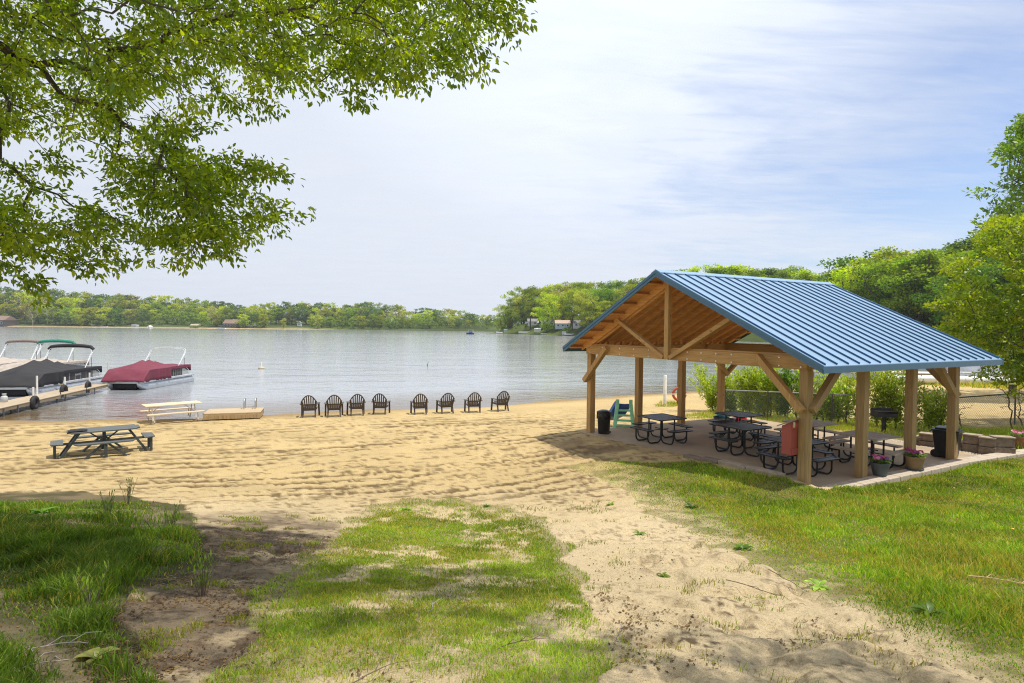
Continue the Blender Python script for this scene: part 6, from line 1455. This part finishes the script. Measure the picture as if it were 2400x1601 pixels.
b = at_y(352, 767, 506); t = empty('dome_tent', (b[0], b[1], -.3), 0, 'white dome tent on the sand across the lake', 'tent'); MB().lathe([(2.2, 0), (2.1, .6), (1.5, 1.4), (.7, 1.85), (0, 1.95)], 16).build('tent_cloth', M['white'], t, smooth=True); MB().prism([(-.7, 0), (.7, 0), (0, 1.3)], 'y', -2.24, -2.0).build('door', M['win_dark'], t)
b = at_y(458, 767, 507); t = empty('boat_shelter', (b[0], b[1], -.3), 0, 'tan roofed boat shelter on the far shore', 'shelter'); MB().prism([(-3.2, 2.2), (3.2, 2.2), (0, 3.6)], 'x', -3.5, 3.5).build('roof', M['wall_tan'], t)
for a in (-3, 3):
    for e_ in (-2.6, 2.6): MB().box((a, e_, 1.0), (.2, .2, 2.6)).build('post', M['wall_dark'], t)
# ------------------------------------------------------------------ grass: three stretches of turf, blade by blade
def fall(poly, a, b, X, Y):
    P = np.stack([X, Y, H(X, Y)], -1); px, py, z = project(P); d = seg_dist(px, py, np.array(poly + poly[:1], float)); return np.clip(a + d / b * (.35 + 1.3 * fbm(X * 2.4, Y * 2.4, 211, 4)), 0, 1)
def blades(name, label, n, r0, r1, a0, a1, key, dens, hfun, wbase, cols, seed, dry=.0):
    rg = np.random.default_rng(seed); a = rg.uniform(rad(a0), rad(a1), n); r = r0 * (r1 / r0) ** rg.uniform(0, 1, n) if False else rg.uniform(r0, r1, n)
    X = np.sin(a) * r; Y = np.cos(a) * r; m, px, py = cover(X, Y); k = m[key] * dens(X, Y); u, v = to_uv(X, Y)
    ok = (rg.uniform(0, 1, n) < k) & ~((u > -.40) & (u < 7.6) & (v > -.12) & (v < 9.5))
    X, Y, r = X[ok], Y[ok], r[ok]; n = len(X); Z = HS(X, Y) - .006
    h = hfun(X, Y) * rg.uniform(.55, 1.35, n); wd = wbase * (r / 4) ** .75 * rg.uniform(.7, 1.3, n)
    t = rg.uniform(0, 2 * np.pi, n); lean = rg.uniform(.15, .95, n) * h; dx, dy = np.cos(t), np.sin(t); f = rg.uniform(0, 2 * np.pi, n); wx, wy = np.cos(f) * wd / 2, np.sin(f) * wd / 2
    B = np.stack([X, Y, Z], -1); Wv = np.stack([wx, wy, np.zeros(n)], -1); d1 = np.stack([dx * lean * .35, dy * lean * .35, h * .62], -1); d2 = np.stack([dx * lean, dy * lean, h * .95], -1)
    V = np.stack([B - Wv, B + Wv, B + d1 + Wv * .75, B + d1 - Wv * .75, B + d2], 1).reshape(-1, 3)
    i = np.arange(n)[:, None] * 5
    Fc = np.concatenate([i + [0, 1, 2, 3], i + [3, 2, 4, 4]], 0)
    # triangles: build all as quads would fold, so use two meshes' worth of tris
    T3 = np.concatenate([i + [0, 1, 2], i + [0, 2, 3], i + [3, 2, 4]], 0)
    cb = np.asarray(cols)[rg.integers(len(cols), size=n)] * rg.uniform(.7, 1.3, (n, 1))
    big = fbm(X * .9, Y * .9, seed + 7, 4)[:, None]; cb = cb * (.40 + 1.2 * big) * (.8 + .4 * vn(X * 5, Y * 5, seed + 11)[:, None])
    dr = (rg.uniform(0, 1, n) < dry * (.3 + 1.6 * sst(.45, .65, fbm(X * 1.4, Y * 1.4, seed + 9, 3))))[:, None]; cb = np.where(dr, np.array([.20, .18, .06]) * rg.uniform(.7, 1.2, (n, 1)), cb)
    o = npmesh(name, V, T3, M['grass'], None, np.repeat(np.clip(cb, 0, 1), 5, 0)); tag(o, label, 'grass', kind='stuff'); return n
one = lambda X, Y: np.ones(len(X))
def edge_sparse(X, Y):
    """thin near the sandy edge of the lawn"""
    P = np.stack([X, Y, H(X, Y)], -1); px, py, z = project(P); EP = np.array(LAWN[9:] + LAWN[:2], float); d = seg_dist(px, py, EP); return np.clip(.40 * sst(.4, .6, fbm(X * 3, Y * 3, 213, 4)) + .15 + d / 120., 0, 1)
def lawn_h(X, Y): 
    P = np.stack([X, Y, H(X, Y)], -1); px, py, z = project(P); EP = np.array(LAWN[9:] + LAWN[:2], float); d = seg_dist(px, py, EP)
    return .020 + .045 * sst(10, 170, d) * (.25 + 1.4 * sst(.3, .7, fbm(X * 1.4, Y * 1.4, 301, 4)))
LG = [(.095, .165, .014), (.06, .125, .012), (.13, .19, .02), (.19, .22, .05), (.075, .14, .014)]
c1 = blades('lawn_grass', 'bright green lawn grass right of the sandy path', 600000, 1.6, 20, -2, 75, 'lawn', edge_sparse, lawn_h, .0055, LG, 401, dry=.26)
c2 = blades('patch_grass', 'thin green grass patch in the middle of the sand before the path', 420000, 2.2, 12.5, -42, 12, 'patch', lambda X, Y: fall(PATCH[:12], .04, 55., X, Y) * np.clip(.10 + .95 * sst(.37, .6, fbm(X * 1.9, Y * 1.9, 105, 4)) * sst(2.4, 5.2, Y + .8 * fbm(X, Y, 9, 2)) + .55 * sst(.52, .62, fbm(X * 3.1, Y * 3.1, 115, 3)), 0, 1), lambda X, Y: .022 + .035 * fbm(X * 2, Y * 2, 303, 3), .005, [(.10, .155, .022), (.08, .13, .02), (.14, .17, .035)], 403, dry=.2)
c3 = blades('rough_grass', 'tall rough grass on the shaded bank at the left', 420000, 2.0, 13.5, -72, -14, 'rough', lambda X, Y: fall(ROUGH[1:14], .02, 120., X, Y) * np.clip(.06 + 1.2 * sst(.42, .56, fbm(X * 1.2, Y * 1.2, 103, 3)) + .75 * sst(-.60, -.72, X / np.maximum(Y, .5)), 0, 1), lambda X, Y: .03 + .15 * sst(.4, .68, fbm(X * 1.7, Y * 1.7, 305, 4)) * sst(0, .8, fall(ROUGH[1:14], .02, 90., X, Y)), .0065, [(.06, .115, .018), (.085, .14, .02), (.05, .09, .018)], 405, dry=.1)
blades('scattered_grass', 'scattered little grass tufts on the bare dirt and sandy path', 260000, 2.2, 11, -46, 36, 'bare', lambda X, Y: sst(.60, .68, fbm(X * 2.6, Y * 2.6, 221, 4)) * .8, lambda X, Y: .02 + .05 * fbm(X * 1.5, Y * 1.5, 307, 2), .005, [(.10, .155, .022), (.07, .12, .02), (.13, .16, .035)], 407, dry=.2)
# ragged grass along the hedge foot, the far bank and the second beach: sampled over the ground in world space
def field(name, label, poly, n, hh, wd, cols, seed, dry=.2):
    rg = np.random.default_rng(seed); poly = np.array(poly); lo, hi = poly.min(0), poly.max(0); X = rg.uniform(lo[0], hi[0], n * 2); Y = rg.uniform(lo[1], hi[1], n * 2); k = in_poly(X, Y, poly); u, v = to_uv(X, Y); k &= ~((u > -.4) & (u < 7.65) & (v > -.2) & (v < 7.85)); k &= rg.uniform(0, 1, n * 2) < .25 + 1.2 * sst(.38, .6, fbm(X * 1.2, Y * 1.2, seed, 3)); X, Y = X[k][:n], Y[k][:n]; n = len(X); Z = HS(X, Y) - .01
    h = hh * rg.uniform(.5, 1.4, n) * (.5 + fbm(X * .8, Y * .8, seed + 3, 2)); t = rg.uniform(0, 6.28, n); f = rg.uniform(0, 6.28, n); W_ = np.stack([np.cos(f), np.sin(f), 0 * f], -1) * wd / 2; B = np.stack([X, Y, Z], -1); d = np.stack([np.cos(t) * h * .5, np.sin(t) * h * .5, h], -1)
    V = np.stack([B - W_, B + W_, B + d], 1).reshape(-1, 3); cb = np.asarray(cols)[rg.integers(len(cols), size=n)] * rg.uniform(.7, 1.3, (n, 1)); dr = (rg.uniform(0, 1, n) < dry)[:, None]; cb = np.where(dr, [.28, .22, .09], cb)
    o = npmesh(name, V, np.arange(n * 3).reshape(-1, 3), M['grass'], None, np.repeat(cb, 3, 0)); tag(o, label, 'grass', kind='stuff')
g_ = lambda x, y: tuple(on_ground(x, y)[:2])
field('hedge_grass', 'green grass along the foot of the hedge and fence', [g_(1640, 968), g_(1700, 958), g_(1800, 968), g_(2000, 985), g_(2200, 1000), (15.8, 20.2), (15.4, 18.0), (12.6, 17.5), (11.2, 18.4), (8.2, 21.0), (6.5, 23.4)], 26000, .13, .016, [(.12, .18, .02), (.09, .14, .02), (.16, .2, .03)], 501)
field('bank_grass', 'bright grass on the bank between the stone wall and the fence corner', [(12.3, 17.6), (14.0, 16.0), (19, 15.0), (26, 15.5), (23, 21.5), (15.6, 20.4), (14.0, 19.4)], 42000, .22, .018, [(.13, .19, .02), (.10, .16, .02), (.17, .21, .03)], 503)
field('shore_grass', 'weedy grass strip at the back of the second beach', [g_(1960, 899), g_(2150, 903), g_(2400, 915), g_(2560, 918), g_(2560, 896), g_(2300, 893), g_(2100, 895)], 16000, .32, .05, [(.12, .17, .03), (.09, .13, .03), (.17, .19, .05)], 505, dry=.35)
field('post_grass', 'small tuft of grass round the white pipe', [g_(1535, 953), g_(1580, 955), g_(1600, 945), g_(1545, 944)], 900, .12, .02, [(.12, .18, .02)], 507)

# ------------------------------------------------------------------ single weeds and twigs in the foreground
def weed(px, py, label, kind, s_, seed, cols):
    rg = np.random.default_rng(seed); g = on_ground(px, py); g[2] = float(HS(g[0], g[1])); V = []; Fc = []; Cc = []
    if kind == 'stalk':
        st_ = MB(); 
        for k in range(9):
            a = rg.uniform(0, 6.28); l_ = rg.uniform(.02, .10); hh = s_ * rg.uniform(.6, 1.05); top = (l_ * math.cos(a) * 1.6, l_ * math.sin(a) * 1.6, hh); st_.tube([(l_ * .3 * math.cos(a), l_ * .3 * math.sin(a), -.02), (top[0] * .6, top[1] * .6, hh * .6), top], [.004, .003, .0015], 5)
            for j in range(7):
                q = .25 + .75 * j / 6; b = rg.uniform(0, 6.28); n0 = len(V); p = np.array([top[0] * q, top[1] * q, hh * q]); d = np.array([math.cos(b) * .45, math.sin(b) * .45, .85]); sd = np.cross(d, [0, 0, 1]); sd /= np.linalg.norm(sd); L_ = s_ * .24 * rg.uniform(.6, 1.1)
                V += [p, p + d * L_ * .5 + sd * .008, p + d * L_, p + d * L_ * .5 - sd * .008]; Fc.append((n0, n0 + 1, n0 + 2, n0 + 3)); Cc += [np.array(cols) * rg.uniform(.75, 1.3)] * 4
    else:
        st_ = MB().tube([(0, 0, -.03), (0, 0, .015)], .006, 6)
        for k in range(13):
            b = 2.4 * k + rg.uniform(-.3, .3); el = rg.uniform(.25, 1.1); L_ = s_ * rg.uniform(.6, 1.1); hx = np.array([math.cos(b), math.sin(b), 0]); sd = np.array([-hx[1], hx[0], 0]); prev = None
            for j in range(6):
                q = j / 5; p = hx * L_ * q * math.cos(el * .8) + np.array([0, 0, L_ * (math.sin(el) * q - .55 * q * q) + .01]); wd_ = L_ * .15 * math.sin(math.pi * (q * .9 + .06)); n0 = len(V)
                V += [p + sd * wd_, p + np.array([0, 0, -.2 * wd_]), p - sd * wd_]; Cc += [np.array(cols) * (1 + .2 * rg.normal())] * 3
                if j: Fc += [(n0 - 3, n0 - 2, n0 + 1, n0), (n0 - 2, n0 - 1, n0 + 2, n0 + 1)]
    t = empty('weed', tuple(g), rg.uniform(0, 6), label, 'weed'); st_.build('stem', M['straw' if cols[0] > .2 else 'twig'], t, smooth=True); npmesh('foliage', np.array(V), np.array(Fc), M['leaf_near'], t, np.clip(np.array(Cc), .01, 1))
weed(475, 1398, 'tall upright leafy weed standing alone on bare dirt beside the rough grass', 'stalk', .34, 601, (.09, .17, .02))
weed(300, 1180, 'tallest seeding weed at the top edge of the rough grass', 'stalk', .45, 602, (.05, .085, .03))
weed(255, 1215, 'dark thin weed left of the tallest one on the bank', 'stalk', .36, 603, (.05, .09, .025))
weed(400, 1240, 'dark weed at the right end of the bank crest', 'stalk', .35, 604, (.06, .10, .03))
weed(215, 1430, 'light green weed clump low on the left bank', 'stalk', .30, 605, (.12, .2, .03))
weed(225, 1545, 'dry pale yellowish weed with curled leaves at the bottom left', 'rosette', .15, 606, (.17, .19, .08))
weed(100, 1205, 'broad leaved dock weed near the left edge of the bank', 'rosette', .24, 607, (.09, .18, .03))
weed(948, 1196, 'upright broad leaved weed on the far left edge of the centre patch', 'rosette', .17, 608, (.11, .2, .02))
weed(955, 1243, 'dark spreading rosette weed in the centre patch', 'rosette', .17, 609, (.05, .10, .02))
weed(1005, 1240, 'dark rosette weed just right of the spreading one', 'rosette', .14, 610, (.06, .11, .02))
weed(1140, 1188, 'dark weed at the far right edge of the centre patch', 'rosette', .12, 611, (.05, .10, .02))
weed(1622, 1190, 'dark tufted weed at the sandy edge of the lawn', 'rosette', .19, 612, (.035, .085, .015))
weed(1500, 1254, 'small green weed alone on the sandy path', 'rosette', .12, 613, (.10, .2, .02))
weed(1432, 1182, 'bright weed at the tip of the lawn edge', 'rosette', .13, 614, (.12, .21, .02))
weed(1920, 1378, 'pale broad leaved weed at the lawn edge near the fallen twig', 'rosette', .17, 615, (.17, .25, .06))
weed(1555, 1345, 'low sprawling weed on the path beside an ant hill', 'rosette', .10, 616, (.09, .17, .02))
weed(1740, 1288, 'sprawling dark clover-like weed below the tufted one', 'rosette', .16, 617, (.07, .14, .02))
weed(2180, 1440, 'wide dark leafy weed in the lower lawn', 'rosette', .17, 618, (.06, .13, .02))
def twig(px, py, ln, rz, seed, label, mt='twig', n=3, r=.0045):
    rg = np.random.default_rng(seed); g = on_ground(px, py); g[2] = float(HS(g[0], g[1])) + .008; m = MB(); pts = []
    for k in range(9): q = k / 8; pts.append((ln * (q - .5), .05 * ln * math.sin(q * 5 + seed) + rg.normal() * .008, .012 + .02 * math.sin(q * 3.1)))
    m.tube(pts, [r * (1 - .6 * k / 8) for k in range(9)], 6)
    for j in range(n):
        i = 2 + j * 2; a = rg.choice([-1, 1]) * rg.uniform(.5, .9); L_ = ln * rg.uniform(.2, .4); p = pts[min(i, 8)]; m.tube([p, (p[0] + L_ * .5 * math.cos(a), p[1] + L_ * .5 * math.sin(a), p[2] + .03), (p[0] + L_ * math.cos(a), p[1] + L_ * math.sin(a), p[2] + .01)], [r * .6, r * .45, r * .25], 5)
    o = m.build('fallen_twig', M[mt], smooth=True); sl = (h1(g[0], g[1] + .3) - h1(g[0], g[1] - .3)) / .6; o.location = (g[0], g[1], g[2] + .012); o.rotation_euler = (math.atan(sl) * math.cos(rz), math.atan(sl) * math.sin(rz), rz); tag(o, label, 'twig', 'fallen twigs on the ground')
twig(1805, 1395, .75, -.55, 1, 'long forked dark twig lying across the sandy path')
twig(1850, 1380, .45, -1.0, 2, 'finer dark twig crossing the long forked one')
twig(1450, 1490, .22, 1.1, 3, 'short curved grey twig in the shade at the path edge', 'bark_pale', 1, .006)
twig(110, 1545, .42, .25, 4, 'pale forked twig in the rough grass at the left edge', 'bark_pale')
twig(70, 1585, .35, .5, 5, 'pale twig at the bottom left corner', 'bark_pale')
twig(1020, 1430, .2, 1.2, 6, 'pale twig in the middle of the centre patch', 'bark_pale', 1)
twig(1220, 1525, .32, .35, 7, 'brown twig in the thin grass near the bottom centre')
twig(2350, 1372, .5, -.3, 8, 'bundle-like pale straw stalk on the lawn at the right edge', 'straw', 3, .006)
twig(2355, 1275, .35, .0, 9, 'pale straw stalk higher on the lawn at the right edge', 'straw', 2, .006)
twig(880, 1590, .4, .5, 10, 'brown twig at the bottom of the bare dirt')
# leaf litter, bark crumbs and pebbles scattered over the bare ground
rg = np.random.default_rng(9); n = 110000; a = rg.uniform(rad(-52), rad(44), n); r = rg.uniform(2.2, 9.5, n); X = np.sin(a) * r; Y = np.cos(a) * r; mm, px, py = cover(X, Y)
k = rg.uniform(0, 1, n) < (mm['dirt'] * .9 + mm['strew'] * .8 + .07 * (1 - mm['lawn'])) * sst(.36, .6, fbm(X * 1.5, Y * 1.5, 701, 3)); X, Y = X[k], Y[k]; n = len(X); Z = HS(X, Y) + .004
s_ = rg.uniform(.003, .016, n)[:, None]; t = rg.uniform(0, 6.28, n); d = np.stack([np.cos(t), np.sin(t), rg.uniform(-.2, .3, n)], -1) * s_; e = np.stack([-np.sin(t), np.cos(t), rg.uniform(-.2, .5, n)], -1) * s_ * .55; B = np.stack([X, Y, Z + .004], -1)
V = np.stack([B - d, B + e, B + d * 1.3, B - e], 1).reshape(-1, 3); cc = np.array([(.04, .027, .018), (.075, .048, .03), (.11, .07, .04), (.16, .12, .07)])[rg.integers(4, size=n)]
o = npmesh('litter', V, np.arange(n * 4).reshape(-1, 4), M['leaf_near'], None, np.repeat(cc, 4, 0)); tag(o, 'brown leaf and bark litter scattered on the sandy ground', 'litter', kind='stuff')
# dandelions in the lawn
def dandelion(px, py, lb):
    g = on_ground(px, py); t = empty('dandelion', tuple(g), 0, lb, 'flower', 'dandelions in the lawn'); MB().tube([(0, 0, -.01), (.006, 0, .09)], .002, 5).build('stem', M['leaf_near'] if False else M['straw'], t); MB().lathe([(0, -.004), (.017, .0), (.019, .006), (.01, .012), (0, .013)], 12, (.006, 0, .092)).build('flower', M['yellow_plastic'], t)
for px, py, lb in [(2235, 1155, 'yellow dandelion in the lawn right of the slab corner'), (2372, 1257, 'yellow dandelion by the straw stalk at the right edge'), (2131, 1157, 'small yellow dandelion nearest the kerb'), (1535, 1131, 'yellow dandelion left on the pale lawn tip'), (1532, 1132, 'yellow dandelion left on the pale lawn tip')][:4]: dandelion(px, py, lb)
# ------------------------------------------------------------------ thin summer haze over the lake
def _haze():
    m, nt, out = _new('thin_haze'); v = N(nt, 'ShaderNodeVolumePrincipled'); L(nt, v.outputs[0], out.inputs['Volume'])
    v.inputs['Color'].default_value = (.86, .92, 1, 1); v.inputs['Density'].default_value = .00018; v.inputs['Anisotropy'].default_value = .1; return m
lo_z = min(float(GZ2.min()), float(LZ.min()), ZW) - 1.0
hz = MB().box((-400, 505, (lo_z + 62) / 2), (2260, 1230, 62 - lo_z)).build('haze', _haze()); tag(hz, 'thin pale summer haze over the lake and shores', 'haze', kind='stuff')
sc.cycles.volume_bounces = 0
